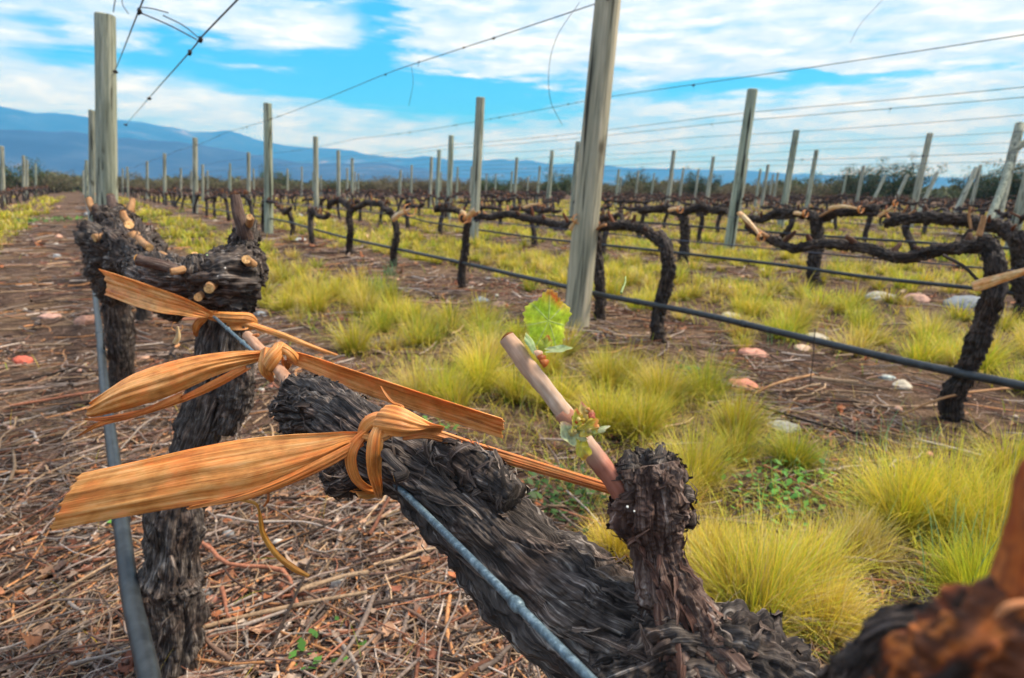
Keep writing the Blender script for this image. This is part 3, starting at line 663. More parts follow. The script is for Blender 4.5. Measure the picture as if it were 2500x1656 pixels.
# trunk
tp = [P(1590, 1560, .3800), P(1570, 1640, .3750), P(1540, 1720, .3700)]; base = np.array([.19, .12, -.03])
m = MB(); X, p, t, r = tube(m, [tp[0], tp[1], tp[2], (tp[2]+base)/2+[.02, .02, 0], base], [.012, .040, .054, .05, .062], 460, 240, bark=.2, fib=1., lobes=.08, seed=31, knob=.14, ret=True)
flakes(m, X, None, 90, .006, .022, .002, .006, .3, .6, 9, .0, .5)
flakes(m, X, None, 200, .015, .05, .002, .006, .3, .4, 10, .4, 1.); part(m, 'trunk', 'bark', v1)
# clods of bark where arm, trunk and spur meet
m = MB(); X, p, t, r = tube(m, [P(1370, 1580, .35), P(1480, 1535, .345), P(1590, 1505, .34), P(1690, 1530, .34), P(1770, 1580, .34), P(1850, 1660, .345)], [.014, .019, .018, .022, .022, .018], 220, 180, bark=.28, seed=44, knob=.5, ret=True)
flakes(m, X, None, 90, .004, .012, .002, .0055, .5, 1.2, 19, .0, 1., cols=((.4, .35, .35), (2.4, 2.3, 2.2))); part(m, 'crown', 'bark', v1)
# spur
m = MB(); X, p, t, r = tube(m, [P(1590, 1500, .345), P(1560, 1400, .345), P(1530, 1310, .348), P(1512, 1245, .35), P(1506, 1190, .35), P(1503, 1130, .35), P(1492, 1075, .352)], [.026, .0165, .0118, .0125, .0170, .0160, .0135], 300, 150, bark=.28, fib=.9, lobes=.10, seed=61, knob=.28, ret=True)
flakes(m, X, None, 60, .006, .022, .0015, .0045, .25, .3, 29, .0, .55, cols=((.5, .3, .25), (1.5, 1.3, 1.2)))
flakes(m, X, None, 60, .004, .010, .002, .0045, .5, 1.1, 30, .55, .97, cols=((.3, .25, .25), (1.3, 1.2, 1.15)))
sp_ = part(m, 'spur', 'spur', v1)
m = MB()                                    # jagged bark teeth round the broken spur top
for i, (x0, y0, x1, y1) in enumerate(((1455, 1085, 1448, 1040), (1475, 1080, 1480, 1036), (1500, 1080, 1497, 1040), (1520, 1085, 1526, 1030), (1540, 1095, 1553, 1048), (1560, 1110, 1572, 1075), (1440, 1110, 1428, 1072), (1508, 1070, 1512, 1046), (1575, 1190, 1605, 1215), (1570, 1140, 1596, 1148), (1435, 1160, 1418, 1150))):
    a, b = P(x0, y0, .348+.006*(i % 3)), P(x1, y1, .350+.008*(i % 2)); X, p, t, r = tube(m, [a, (a+b)/2+CR*.001, b], [.0055, .0045, .0012], 22, 16, bark=.3, seed=70+i, knob=.2, ret=True)
    flakes(m, X, None, 14, .003, .008, .0012, .003, .5, .8, 80+i)
part(m, 'broken_rim', 'bark', sp_)
buds(sp_, [P(1466, 1182, .332), P(1450, 1172, .334)], .0009, 3, cols=((.8, .78, .72), (.7, .45, .2)))
def cane_col(cc, T, s):
    k = np.clip((.42-s)/.2, 0, 1)[..., None]
    return cc*(1-k)+cc*np.array([.62, .30, .26])*k
ca = cane(v1, [P(1450, 1160, .352), P(1418, 1110, .350), P(1360, 1035, .350), P(1318, 975, .351), P(1275, 915, .354), P(1225, 855, .356), P(1190, 806, .358), P(1172, 782, .36)], [.0065, .0060, .0056, .0052, .0049, .0050, .0051, .0049], seed=4, nl=90, colfn=cane_col, name='cane')
m = MB()                                    # the node collar on the cane
tube(m, [P(1297, 952, .3515), P(1318, 975, .351), P(1345, 1010, .350)], [.0049, .0060, .0050], 14, 18, col=(.75, .5, .45), bark=.1, seed=6); part(m, 'node', 'cane', ca)
m = MB()
for i, q in enumerate(((1245, 832, .345, .003), (1238, 822, .346, .0028), (1252, 842, .343, .0026))):
    c = P(*q[:3]); tube(m, [c, c+CR*.002+CU*.001, c+CR*.004+CU*.002], [q[3], q[3]*.9, .0006], 8, 10, col=((.55, .15, .03), (.75, .5, .35), (.6, .2, .05))[i])
part(m, 'bud_scales', 'leaf', ca)
# stubs and sap on the arm
buds(v1, [P(738, 938, .528), P(741, 955, .527), P(702, 893, .54), P(737, 908, .535), P(786, 893, .53), P(770, 890, .53), P(716, 965, .53), P(765, 925, .527)], .0017, 8, cols=((.75, .72, .68), (.42, .27, .16)))
cane(v1, [P(725, 950, .545), P(738, 938, .528), P(740, 932, .523)], [.003, .0028, .0025], 'canef', 'stub', 3, nl=12)
cane(v1, [P(900, 1060, .40), P(893, 1050, .385), P(913, 1072, .378), P(935, 1095, .374), P(912, 1105, .372)], [.003, .0036, .003, .0032, .003], 'bark', 'stub', 5, nl=20)

# young leaf on the cane
def leaf_mesh(m, c, up, right, nrml, L, W, seed, c0=(.42, .62, .03), c1=(.74, .84, .06), tip=(.75, .18, .03), cup=.25, tipang=1.25, rot=0.):
    nr_, na = 20, 160
    rr, an = np.meshgrid(np.linspace(0, 1, nr_), np.linspace(0, 2*np.pi, na, endpoint=False), indexing='ij')
    a = an+rot
    lob = 1+.10*np.cos(5*(a-np.pi/2))-.35*np.exp(-((np.mod(a+np.pi/2+np.pi, 2*np.pi)-np.pi)/.22)**2)
    tooth = 1+.075*(np.abs(np.mod(a*15/np.pi, 1)-.5)*2-.5)*1+.02*np.sin(a*23+seed)
    rad = lob*(1+(tooth-1)*rr**6)
    x = np.cos(a)*rad*rr*W/2; y = np.sin(a)*rad*rr*L/2
    vd = np.zeros_like(a)
    for va in np.linspace(-.35*np.pi, 1.35*np.pi, 7):
        dd = np.abs(np.mod(a-va+np.pi, 2*np.pi)-np.pi); vd = np.maximum(vd, np.exp(-(dd*(rr+.05)/.035)**2))
        sv = np.abs(np.sin((rr*9-dd*6)*np.pi)); vd = np.maximum(vd, .4*np.exp(-(sv/.2)**2)*(dd < .42)*(rr > .15))
    z = cup*W*.5*rr**2*(.6+.4*np.cos(2*a))+.028*W*np.sin(a*7+seed)*rr**2+.02*W*(vn(x*400, y*400, 0, seed)-.5)-vd*.012*W
    X = np.asarray(c)+right*x[..., None]+up*y[..., None]+nrml*z[..., None]
    k = np.clip(fbm(x*180+9, y*180, 0, 3, seed)*1.4-.2, 0, 1)[..., None]
    col = np.array(c0)*(1-k)+np.array(c1)*k
    col = col*(1-vd[..., None]*.55)+np.array([.55, .66, .30])*vd[..., None]*.55
    tk = np.clip(1-np.abs(np.mod(a-tipang+np.pi, 2*np.pi)-np.pi)/.95, 0, 1)*np.clip((rr-.55)/.4, 0, 1); tk = np.clip(tk*1.5*(vn(x*500, y*500, 0, 5)*.8+.5), 0, 1)[..., None]
    col = col*(1-tk)+np.array(tip)*tk
    rim = (rr > .93)[..., None]*.35; col = col*(1-rim)+np.array([.75, .6, .12])*rim
    m.add(X, grid_q(nr_, na, True), col)
m = MB(); lc = P(1268, 742, .362); U_ = nrm(CU+CR*.06-CF*.15); R_ = nrm(CR+CF*.35); Nn = nrm(np.cross(R_, U_)); Nn = Nn*np.sign(Nn@(-CF))
leaf_mesh(m, lc, U_, R_, -Nn, .0335, .0285, 3, cup=.22)
lfo = part(m, 'young_leaf', 'leaf', ca)
m = MB(); tube(m, [P(1243, 832, .35), P(1250, 815, .353), P(1262, 790, .358), P(1266, 765, .362)], [.0013, .0011, .001, .0007], 16, 8, col=(.5, .6, .25)); part(m, 'leaf_stalk', 'leaf', lfo)
m = MB()
leaf_mesh(m, P(1230, 797, .352), nrm(CU-CR*.5), nrm(CR*.5+CF*.9), -Nn, .014, .011, 5, (.32, .48, .22), (.55, .66, .42), (.5, .6, .3), .5)
leaf_mesh(m, P(1290, 808, .352), nrm(CR+CU*.1), nrm(CF*.8-CU*.5), -Nn, .016, .008, 8, (.35, .5, .25), (.6, .7, .5), (.5, .6, .3), .4)
leaf_mesh(m, P(1262, 800, .356), nrm(CU+CR*.2), nrm(CR*.8+CF*.4), -Nn, .012, .009, 9, (.4, .5, .05), (.6, .6, .1), (.6, .2, .05), .4)
part(m, 'leaflets', 'leaf', ca)
# unfolding bud lower on the cane
m = MB()
leaf_mesh(m, P(1318, 1000, .337), nrm(CU*.7-CR*.6), nrm(CR+CF*.3+CU*.4), Nn, .0150, .0125, 21, (.38, .5, .26), (.62, .7, .48), (.7, .45, .35), .9)
leaf_mesh(m, P(1328, 972, .336), nrm(CU+CR*.1), nrm(CR*.7+CF*.7), Nn, .013, .009, 22, (.5, .55, .04), (.75, .68, .12), (.8, .25, .12), .9)
leaf_mesh(m, P(1356, 985, .334), nrm(CU*.5+CR*.8), nrm(CR*.5-CU+CF*.3), Nn, .013, .009, 23, (.6, .52, .05), (.8, .62, .15), (.85, .3, .1), .9)
leaf_mesh(m, P(1382, 990, .337), nrm(CR+CU*.2), nrm(CF-CU*.6), Nn, .012, .009, 24, (.5, .6, .35), (.7, .75, .5), (.8, .8, .6), .8)
leaf_mesh(m, P(1342, 1035, .339), nrm(-CU+CR*.2), nrm(CR+CF*.3), Nn, .013, .009, 25, (.5, .5, .04), (.7, .6, .1), (.7, .35, .05), .8)
leaf_mesh(m, P(1345, 950, .339), nrm(CU-CR*.1), nrm(CR*.6+CF*.5), Nn, .010, .007, 26, (.5, .5, .1), (.7, .5, .2), (.8, .3, .25), .9)
g = np.random.default_rng(5)
for i in range(26):
    c = P(1325+g.uniform(-8, 55), 955+g.uniform(-12, 55), .333+g.uniform(0, .006)); rr = g.uniform(.0008, .0022)
    cl_ = [(.75, .55, .08), (.85, .42, .15), (.8, .22, .14), (.6, .62, .2), (.85, .7, .3)][g.integers(5)]
    tube(m, [c-CU*rr, c, c+CU*rr+CR*rr*.3], [rr*.4, rr, rr*.3], 8, 8, col=cl_, bark=.2, seed=i, knob=.2)
part(m, 'unfolding_bud', 'leaf', ca)

# ---------------------------------------------------------------- second and third vine of the near row
v2 = empty('grapevine', tuple(P(385, 1545, 1.08)*[1, 1, 0]), 'second knotty near vine, with stocky gnarled head and twisted trunk under the upper leaf tie', 'grapevine')
m = MB(); X, p, t, r = tube(m, [P(535, 700, 1.05), P(522, 760, 1.05), P(505, 850, 1.05), P(475, 960, 1.05), P(435, 1080, 1.05), P(410, 1180, 1.055), P(398, 1280, 1.06), P(392, 1350, 1.07), P(400, 1440, 1.075), P(385, 1560, 1.085), P(370, 1660, 1.09)], [.030, .035, .036, .036, .032, .042, .037, .052, .046, .045, .05], 460, 190, bark=.26, fib=1.0, lobes=.07, twist=.1, seed=80, knob=.08, ret=True)
flakes(m, X, None, 70, .02, .075, .002, .006, .12, .16, 33, .0, 1.)
flakes(m, X, None, 70, .01, .035, .003, .008, .5, .6, 34, .5, 1.); tr2 = part(m, 'trunk', 'bark', v2)
m = MB()
for i, (pts, rad, n) in enumerate((([(600, 660, 1.06), (575, 655, 1.05), (525, 652, 1.02), (465, 655, 1.01), (400, 655, 1.03), (345, 632, 1.10), (300, 612, 1.15)], [.02, .043, .047, .034, .034, .027, .012], 520),
                          ([(545, 640, 1.04), (560, 600, 1.04), (563, 570, 1.04), (568, 545, 1.04), (572, 525, 1.04)], [.04, .031, .023, .018, .012], 220),
                          ([(395, 650, 1.04), (398, 690, 1.035), (402, 722, 1.03), (404, 742, 1.03)], [.026, .027, .020, .006], 160),
                          ([(455, 650, 1.0), (458, 615, .99), (455, 590, .99)], [.026, .022, .012], 90))):
    X, p, t, r = tube(m, [P(*q) for q in pts], rad, 200, 150, bark=.24, fib=1.1, seed=90+i, knob=.38, ret=True)
    flakes(m, X, None, n//3, .006, .018, .002, .006, .45, 1.2, 50+i, .03, 1., cols=((.35, .32, .32), (1.6, 1.5, 1.4)))
hd = part(m, 'head', 'bark', v2)
cane(v2, [P(570, 555, 1.03), P(562, 530, 1.02), P(552, 495, 1.02), P(543, 452, 1.02)], [.0115, .011, .0098, .0082], 'spur', 'spur', 7, nl=40)
cane(v2, [P(580, 560, 1.04), P(584, 530, 1.04), P(590, 508, 1.04)], [.009, .007, .004], 'bark', 'spur', 8, nl=20)
cane(v2, [P(575, 520, 1.02), P(578, 508, 1.0), P(577, 502, .99)], [.006, .006, .005], 'canef', 'stub', 9, nl=12)
cane(v2, [P(440, 634, 1.0), P(415, 626, .985), P(370, 612, .98), P(318, 601, .975)], [.0085, .0085, .009, .0088], 'spur', 'spur', 10, nl=40)
cane(v2, [P(425, 622, .96), P(408, 627, .95), P(394, 628, .945)], [.006, .0062, .005], 'canef', 'stub', 11, nl=12)
cane(v2, [P(496, 655, .98), P(487, 662, .965), P(483, 667, .955)], [.007, .0078, .0075], 'canef', 'stub', 12, nl=12)
cane(v2, [P(468, 680, .98), P(461, 685, .965), P(458, 688, .958)], [.0055, .006, .006], 'canef', 'stub', 13, nl=12)
cane(v2, [P(585, 612, 1.01), P(574, 605, .99), P(570, 600, .98)], [.007, .0075, .007], 'canef', 'stub', 14, nl=12)
cane(v2, [P(460, 610, 1.), P(452, 595, .985), P(450, 588, .98)], [.007, .0065, .005], 'bark', 'stub', 15, nl=12)
buds(v2, [P(480, 600, .985), P(474, 615, .98), P(478, 592, .99), P(455, 620, .97), P(462, 630, .97), P(440, 645, .975), P(540, 670, .985), P(505, 640, .965), P(520, 620, .96)], .0026, 12, cols=((.7, .65, .6), (.45, .40, .36), (.3, .45, .2)))
# upper body between the tie and the near arm: the split trunk knot at 560,880
m = MB(); X, p, t, r = tube(m, [P(560, 830, 1.02), P(550, 880, 1.02), P(545, 930, 1.03), P(520, 1000, 1.04)], [.016, .022, .024, .014], 100, 80, bark=.2, seed=101, knob=.2, ret=True)
flakes(m, X, None, 100, .01, .03, .002, .005, .4, .6, 60); part(m, 'burl', 'bark', v2)

v3 = empty('grapevine', (.03, 2.86, gz(.03, 2.86)), 'third near vine, knobbly head with orange pruned spurs before the tall left post', 'grapevine')
m = MB(); X, p, t, r = tube(m, [P(285, 640, 2.3), P(272, 700, 2.35), P(278, 780, 2.4), P(282, 850, 2.45), P(272, 905, 2.5), P(270, 930, 2.5)], [.04, .046, .044, .042, .05, .06], 160, 90, bark=.16, lobes=.06, seed=110, knob=.06, ret=True)
flakes(m, X, None, 150, .04, .14, .005, .012, .12, .2, 61); part(m, 'trunk', 'bark', v3)
m = MB()
for i, (pts, rad, n) in enumerate((([(245, 575, 1.9), (265, 570, 1.85), (300, 580, 1.8), (330, 600, 1.7), (340, 620, 1.6)], [.03, .075, .07, .05, .02], 320),
                          ([(290, 580, 1.85), (275, 540, 1.85), (262, 510, 1.85), (240, 500, 1.85), (222, 490, 1.85)], [.06, .055, .03, .022, .012], 140),
                          ([(310, 590, 1.8), (335, 560, 1.75), (345, 540, 1.75)], [.04, .035, .015], 90),
                          ([(270, 560, 1.86), (285, 510, 1.87), (300, 490, 1.88)], [.04, .03, .02], 90),
                          ([(255, 620, 1.95), (262, 670, 2.1), (245, 680, 2.2)], [.05, .04, .02], 90))):
    X, p, t, r = tube(m, [P(*q) for q in pts], rad, 110, 90, bark=.24, fib=1., seed=120+i, knob=.4, ret=True)
    flakes(m, X, None, n, .012, .04, .004, .012, .45, 1.2, 70+i, .03, 1.)
part(m, 'head', 'bark', v3)
for i, (pts, rad, mt) in enumerate((([(225, 492, 1.85), (212, 480, 1.85), (205, 460, 1.86)], [.013, .010, .009], 'canef'), ([(240, 500, 1.85), (228, 488, 1.84), (218, 478, 1.84)], [.014, .012, .011], 'spur'),
        ([(295, 500, 1.86), (303, 478, 1.87), (307, 462, 1.88)], [.012, .010, .008], 'canef'), ([(300, 520, 1.8), (288, 505, 1.8), (283, 490, 1.8)], [.013, .011, .009], 'canef'),
        ([(270, 510, 1.86), (262, 480, 1.87), (256, 455, 1.9)], [.02, .016, .012], 'spur'), ([(262, 560, 1.75), (265, 535, 1.74), (266, 512, 1.74)], [.012, .01, .008], 'bark'),
        ([(330, 570, 1.7), (312, 552, 1.7), (303, 540, 1.7)], [.014, .013, .012], 'canef'), ([(345, 590, 1.66), (330, 577, 1.66), (318, 562, 1.66)], [.012, .012, .011], 'canef'),
        ([(255, 545, 1.75), (240, 548, 1.72), (218, 550, 1.7)], [.013, .012, .011], 'canef'), ([(315, 545, 1.72), (328, 560, 1.66), (345, 572, 1.62)], [.012, .011, .010], 'canef'),
        ([(285, 545, 1.76), (292, 530, 1.74), (298, 520, 1.72)], [.014, .013, .012], 'canef'), ([(340, 600, 1.6), (370, 585, 1.6), (392, 598, 1.6)], [.006, .005, .005], 'canef'), ([(345, 612, 1.6), (380, 598, 1.55), (402, 603, 1.5)], [.008, .008, .008], 'canef'))):
    cane(v3, [P(*q) for q in pts], rad, mt, 'spur', 20+i, nl=16)

# blurred spur of the next vine, right beside the lens
v4 = empty('grapevine', (.17, -.02, gz(.17, -.02)), 'out-of-focus vine head in the bottom right corner, orange wood and black bark', 'grapevine')
g4 = dict(bark=.2, fib=1., knob=.25)
m = MB(); X, p, t, r = tube(m, [P(1940, 1700, .15), P(2000, 1590, .148), P(2080, 1500, .145), P(2180, 1490, .14), P(2260, 1570, .135), P(2300, 1700, .135)], [.006, .0068, .0068, .0075, .010, .012], 120, 90, seed=140, ret=True, **g4)
flakes(m, X, None, 160, .004, .009, .001, .003, .4, 1.2, 90); part(m, 'head', 'bark', v4)
def peel(seed, cs):
    def f(cc, T, s):
        k = fbm(np.cos(T)*1.4+seed, np.sin(T)*1.4, s*5, 3, seed); k = np.clip((k-.3)/.4, 0, .999)*(len(cs)-1); i = k.astype(int); w_ = (k-i)[..., None]; c = np.array(cs)
        return c[i]*(1-w_)+c[np.minimum(i+1, len(cs)-1)]*w_
    return f
PE = [(.04, .03, .035), (.07, .05, .05), (.35, .13, .07), (1.1, .58, .24), (.22, .12, .09), (.3, .16, .12), (.08, .05, .05), (.9, .48, .2)]
m = MB(); tube(m, [P(2060, 1640, .125), P(2110, 1560, .122), P(2180, 1550, .118), P(2270, 1490, .115), P(2340, 1430, .115), P(2420, 1450, .115)], [.0035, .0055, .0062, .0075, .0072, .006], 90, 60, seed=141, bark=.2, knob=.4, colfn=peel(3, PE)); part(m, 'peeled_wood', 'canef', v4)
m = MB(); tube(m, [P(2010, 1560, .128), P(2035, 1590, .125), P(2080, 1650, .122)], [.0015, .0028, .003], 40, 30, seed=142, bark=.15, knob=.3, colfn=peel(5, PE[:4])); part(m, 'peeled_wood', 'canef', v4)
m = MB(); tube(m, [P(2345, 1440, .115), P(2358, 1330, .114), P(2385, 1200, .112), P(2400, 1110, .111), P(2410, 1070, .111)], [.0052, .0044, .0036, .0032, .0028], 60, 40, seed=143, bark=.08, colfn=peel(9, [(.7, .30, .15), (1.0, .48, .2), (.5, .24, .17), (1.2, .66, .34)])); part(m, 'cane', 'canef', v4)
m = MB(); tube(m, [P(2300, 1430, .1085), P(2325, 1405, .1075), P(2365, 1395, .1075), P(2410, 1400, .108)], [.0004, .0007, .0007, .0006], 20, 12, col=(1.2, .9, .8)); part(m, 'pale_ring', 'canef', v4)
# its trunk, below and outside the frame
m = MB(); tube(m, [P(2260, 1640, .145), (.165, -.02, .6), (.17, -.03, .3), (.17, -.02, -.03)], [.012, .04, .045, .055], 60, 50, bark=.18, seed=150); part(m, 'trunk', 'bark', v4)

# ================================================================ LEAF-STRIP TIES
def leaf_tie(loc, label): return empty('leaf_tie', tuple(loc), label, 'tie', 'dried leaf strips knotted round vines')
t1 = leaf_tie(P(860, 1060, .41), 'broad orange-brown dried leaf strip knotted on the near vine, its wide end at lower left')
m = MB(); ribbon(m, [(188, 1094, 115, 1226, .372, .372), (330, 1063, 262, 1200, .376, .374), (450, 1036, 425, 1172, .382, .379), (560, 1016, 548, 1154, .388, .385), (660, 1005, 655, 1120, .394, .391), (740, 1001, 742, 1082, .398, .395), (800, 998, 800, 1045, .401, .398), (850, 1000, 855, 1018, .402, .401), (880, 1000, 885, 1015, .403, .402)],
                 260, 90, .0011, .10, .0006, 2, ragged=.0035, edge_light=.4)
part(m, 'long_end', 'strip', t1)
m = MB(); ribbon(m, [(440, 1170, 430, 1174, .378, .380), (560, 1140, 560, 1158, .384, .386), (660, 1100, 668, 1122, .389, .391), (760, 1050, 770, 1075, .393, .395), (835, 1012, 842, 1030, .398, .400)], 120, 24, .0006, .2, .0005, 4, col=(.95, .75, .6))
part(m, 'folded_edge', 'strip', t1)
m = MB(); ribbon(m, [(930, 1000, 930, 1018, .402, .402), (1000, 992, 995, 1016, .408, .408), (1100, 1022, 1092, 1050, .412, .412), (1250, 1068, 1242, 1094, .41, .41), (1380, 1108, 1372, 1132, .40, .40), (1490, 1140, 1482, 1164, .395, .395)], 180, 36, .0008, .28, .0008, 6, col=(.82, .68, .6), edge_light=.5)
part(m, 'short_end', 'strip', t1)
kn = MB()
def st3(l): return [(a, b, c, d, e, f) for a, b, c, d, e, f in l]
ribbon(kn, [(826, 1004, 838, 1016, .405, .402), (838, 972, 858, 992, .406, .399), (862, 956, 878, 985, .407, .397), (888, 956, 892, 988, .407, .397), (905, 975, 895, 1000, .405, .397)], 60, 22, .0008, .3, .0006, 11, col=(1.05, 1, .95))
ribbon(kn, [(896, 938, 862, 1000, .402, .396), (915, 938, 884, 1004, .400, .392), (940, 948, 912, 1008, .401, .391), (968, 964, 938, 1008, .404, .394), (1000, 981, 975, 1000, .407, .401), (1027, 990, 1020, 996, .408, .406)], 90, 34, .0014, .28, .0006, 13, edge_light=.6, col=(1.05, 1., 1.))
ribbon(kn, [(868, 978, 896, 985, .396, .398), (852, 1010, 888, 1012, .392, .393), (846, 1050, 884, 1052, .392, .394), (850, 1095, 882, 1092, .397, .399), (862, 1132, 884, 1122, .406, .408), (868, 1150, 886, 1140, .424, .424)], 90, 30, .0012, .30, .0006, 15, edge_light=.4)
ribbon(kn, [(838, 998, 858, 1004, .402, .399), (808, 1025, 836, 1030, .400, .396), (799, 1058, 826, 1060, .401, .396), (810, 1100, 834, 1098, .405, .400), (836, 1130, 852, 1118, .410, .407), (872, 1142, 866, 1126, .420, .416)], 90, 26, .0011, .32, .0006, 17, col=(.92, .82, .75))
ribbon(kn, [(905, 985, 915, 1003, .397, .397), (885, 1000, 895, 1018, .394, .394), (862, 1004, 868, 1024, .395, .395), (840, 1002, 842, 1018, .399, .399)], 50, 18, .0008, .35, .0006, 18)
wrap(kn, P(862, 1062, .437), P(1000, 1120, .385)-P(800, 990, .48), .0262, .014, 150, 375, .15, .0008, 19, n=60)
wrap(kn, P(840, 1048, .447), P(1000, 1120, .385)-P(800, 990, .48), .0258, .010, 160, 370, .1, .0008, 20, n=60)
part(kn, 'knot', 'strip', t1)
m = MB(); ribbon(m, [(879, 893, 882, 893, .402, .402), (890, 915, 895, 912, .401, .401), (905, 932, 910, 928, .401, .401), (925, 940, 932, 937, .401, .401), (922, 952, 934, 950, .400, .400), (908, 962, 925, 968, .398, .398)], 50, 8, .0002, .3, .0004, 22, col=(.85, .75, .6))
part(m, 'curled_tip', 'strip', t1)
m = MB(); ribbon(m, [(548, 1152, 556, 1158, .385, .385), (590, 1160, 592, 1170, .39, .39), (606, 1195, 597, 1198, .395, .395), (614, 1232, 603, 1238, .398, .398), (645, 1278, 632, 1284, .402, .402), (684, 1308, 674, 1320, .405, .405), (716, 1329, 712, 1336, .408, .408)], 100, 10, .0003, .3, .0004, 24, col=(.85, .9, .6))
ribbon(m, [(618, 1138, 624, 1138, .39, .39), (616, 1155, 622, 1158, .39, .39), (608, 1170, 612, 1172, .392, .392)], 20, 6, .0002, .3, .0003, 25, col=(.6, .4, .3))
part(m, 'hanging_fibre', 'strip', t1)

t2 = leaf_tie(P(632, 825, .62), 'rolled orange leaf strip knotted round a cane stub, middle one of three at left')
m = MB(); ribbon(m, [(212, 928, 202, 962, .60, .60), (232, 912, 222, 963, .60, .60), (300, 868, 300, 944, .602, .598), (380, 840, 400, 912, .606, .602), (460, 822, 490, 872, .61, .607), (540, 813, 552, 850, .613, .61), (608, 811, 612, 832, .615, .613)], 200, 60, .0016, .26, .0007, 31, edge_light=.4)
part(m, 'long_end', 'strip', t2)
m = MB()
ribbon(m, [(178, 1008, 180, 1010, .605, .605), (230, 975, 235, 985, .604, .604), (300, 955, 302, 968, .604, .604), (400, 924, 402, 938, .607, .607), (490, 880, 496, 900, .611, .611), (570, 838, 575, 856, .614, .614)], 120, 14, .0009, .2, .0005, 33, ragged=.01, col=(.95, .7, .5))
ribbon(m, [(195, 968, 195, 972, .60, .60), (250, 962, 252, 972, .602, .602), (330, 945, 332, 958, .604, .604), (420, 905, 425, 925, .606, .606)], 80, 10, .0007, .2, .0004, 34, ragged=.008, col=(1, .75, .6))
ribbon(m, [(222, 985, 224, 986, .605, .605), (212, 990, 211, 993, .605, .605), (214, 1000, 211, 1001, .605, .605)], 14, 4, 0, 0, .0003, 35)
part(m, 'split_fibres', 'strip', t2)
m = MB(); ribbon(m, [(662, 812, 660, 838, .612, .615), (700, 818, 700, 852, .610, .617), (800, 850, 798, 894, .600, .610), (950, 900, 945, 945, .588, .600), (1080, 942, 1075, 985, .578, .590), (1162, 968, 1160, 1013, .572, .584)], 160, 40, .0005, -.16, .0008, 37, ragged=.003, col=(1.0, .95, .9), edge_light=.7)
part(m, 'short_end', 'strip', t2)
m = MB()
ribbon(m, [(604, 812, 634, 806, .612, .606), (598, 835, 630, 832, .606, .602), (600, 858, 628, 856, .606, .602), (614, 874, 632, 866, .612, .608), (622, 882, 634, 876, .620, .618)], 60, 22, .0012, .32, .0006, 41, edge_light=.4)
ribbon(m, [(636, 792, 664, 806, .606, .610), (630, 800, 656, 820, .602, .604), (618, 812, 645, 838, .600, .600), (606, 830, 628, 862, .600, .602)], 50, 22, .0012, .32, .0006, 42, edge_light=.4)
ribbon(m, [(640, 792, 636, 812, .610, .606), (652, 790, 652, 816, .608, .603), (668, 802, 668, 828, .609, .604), (690, 818, 682, 842, .613, .612)], 50, 20, .0010, .32, .0006, 43)
ribbon(m, [(655, 830, 675, 832, .618, .618), (658, 850, 672, 848, .620, .620), (648, 862, 656, 866, .626, .626)], 30, 14, .0008, .3, .0006, 44, col=(.7, .55, .45))
wrap(m, P(628, 838, .632), P(660, 880, .60)-P(590, 800, .66), .0125, .011, 120, 400, .1, .0006, 45, n=40)
part(m, 'knot', 'strip', t2)
# the cane stub the second tie holds
cane(v1, [P(672, 895, .575), P(650, 862, .60), (P(622, 832, .625)), P(590, 795, .65), P(572, 776, .665)], [.0070, .0060, .0054, .0052, .0056], 'cane', 'stub', 44, nl=50, col=(.85, .66, .56))
m = MB()
for i in range(5): tube(m, [P(576+i*5, 783-i*2, .655), P(566+i*5, 770+i*1, .665)], [.0022, .0006], 5, 6, col=(.9, .6, .4))
part(m, 'splinter', 'canef', v1)

t3 = leaf_tie(P(500, 735, .99), 'uppermost orange dried leaf strip, tied under the head of the second knotty vine')
m = MB(); ribbon(m, [(231, 622, 241, 682, .985, .985), (290, 640, 300, 704, .965, .965), (350, 661, 362, 722, .95, .95), (410, 682, 415, 729, .95, .95), (455, 702, 452, 734, .955, .955), (490, 722, 480, 736, .97, .97)], 160, 50, .0022, -.16, .001, 51, ragged=.004, edge_light=.5)
part(m, 'long_end', 'strip', t3)
m = MB(); ribbon(m, [(520, 722, 515, 744, .975, .975), (580, 744, 575, 758, .98, .98), (660, 771, 655, 784, .985, .985), (740, 804, 736, 812, .99, .99), (782, 820, 776, 824, .99, .99)], 120, 20, .0006, .3, .001, 53, edge_light=.5)
part(m, 'short_end', 'strip', t3)
m = MB()
ribbon(m, [(470, 715, 478, 735, .985, .985), (500, 720, 500, 744, .975, .975), (540, 722, 535, 748, .97, .97), (578, 724, 572, 750, .98, .98), (594, 738, 578, 764, .995, .995)], 60, 22, .0022, .28, .001, 55, edge_light=.4)
ribbon(m, [(505, 722, 490, 728, .972, .975), (480, 728, 474, 742, .975, .975), (458, 736, 462, 755, .985, .985), (446, 752, 458, 766, .995, .995), (450, 775, 456, 778, 1.01, 1.01)], 60, 18, .0018, .28, .001, 56, col=(.95, .85, .75))
wrap(m, P(520, 742, 1.05), P(510, 820, 1.05)-P(530, 700, 1.05), .041, .014, 120, 420, .2, .001, 57, n=50)
part(m, 'knot', 'strip', t3)
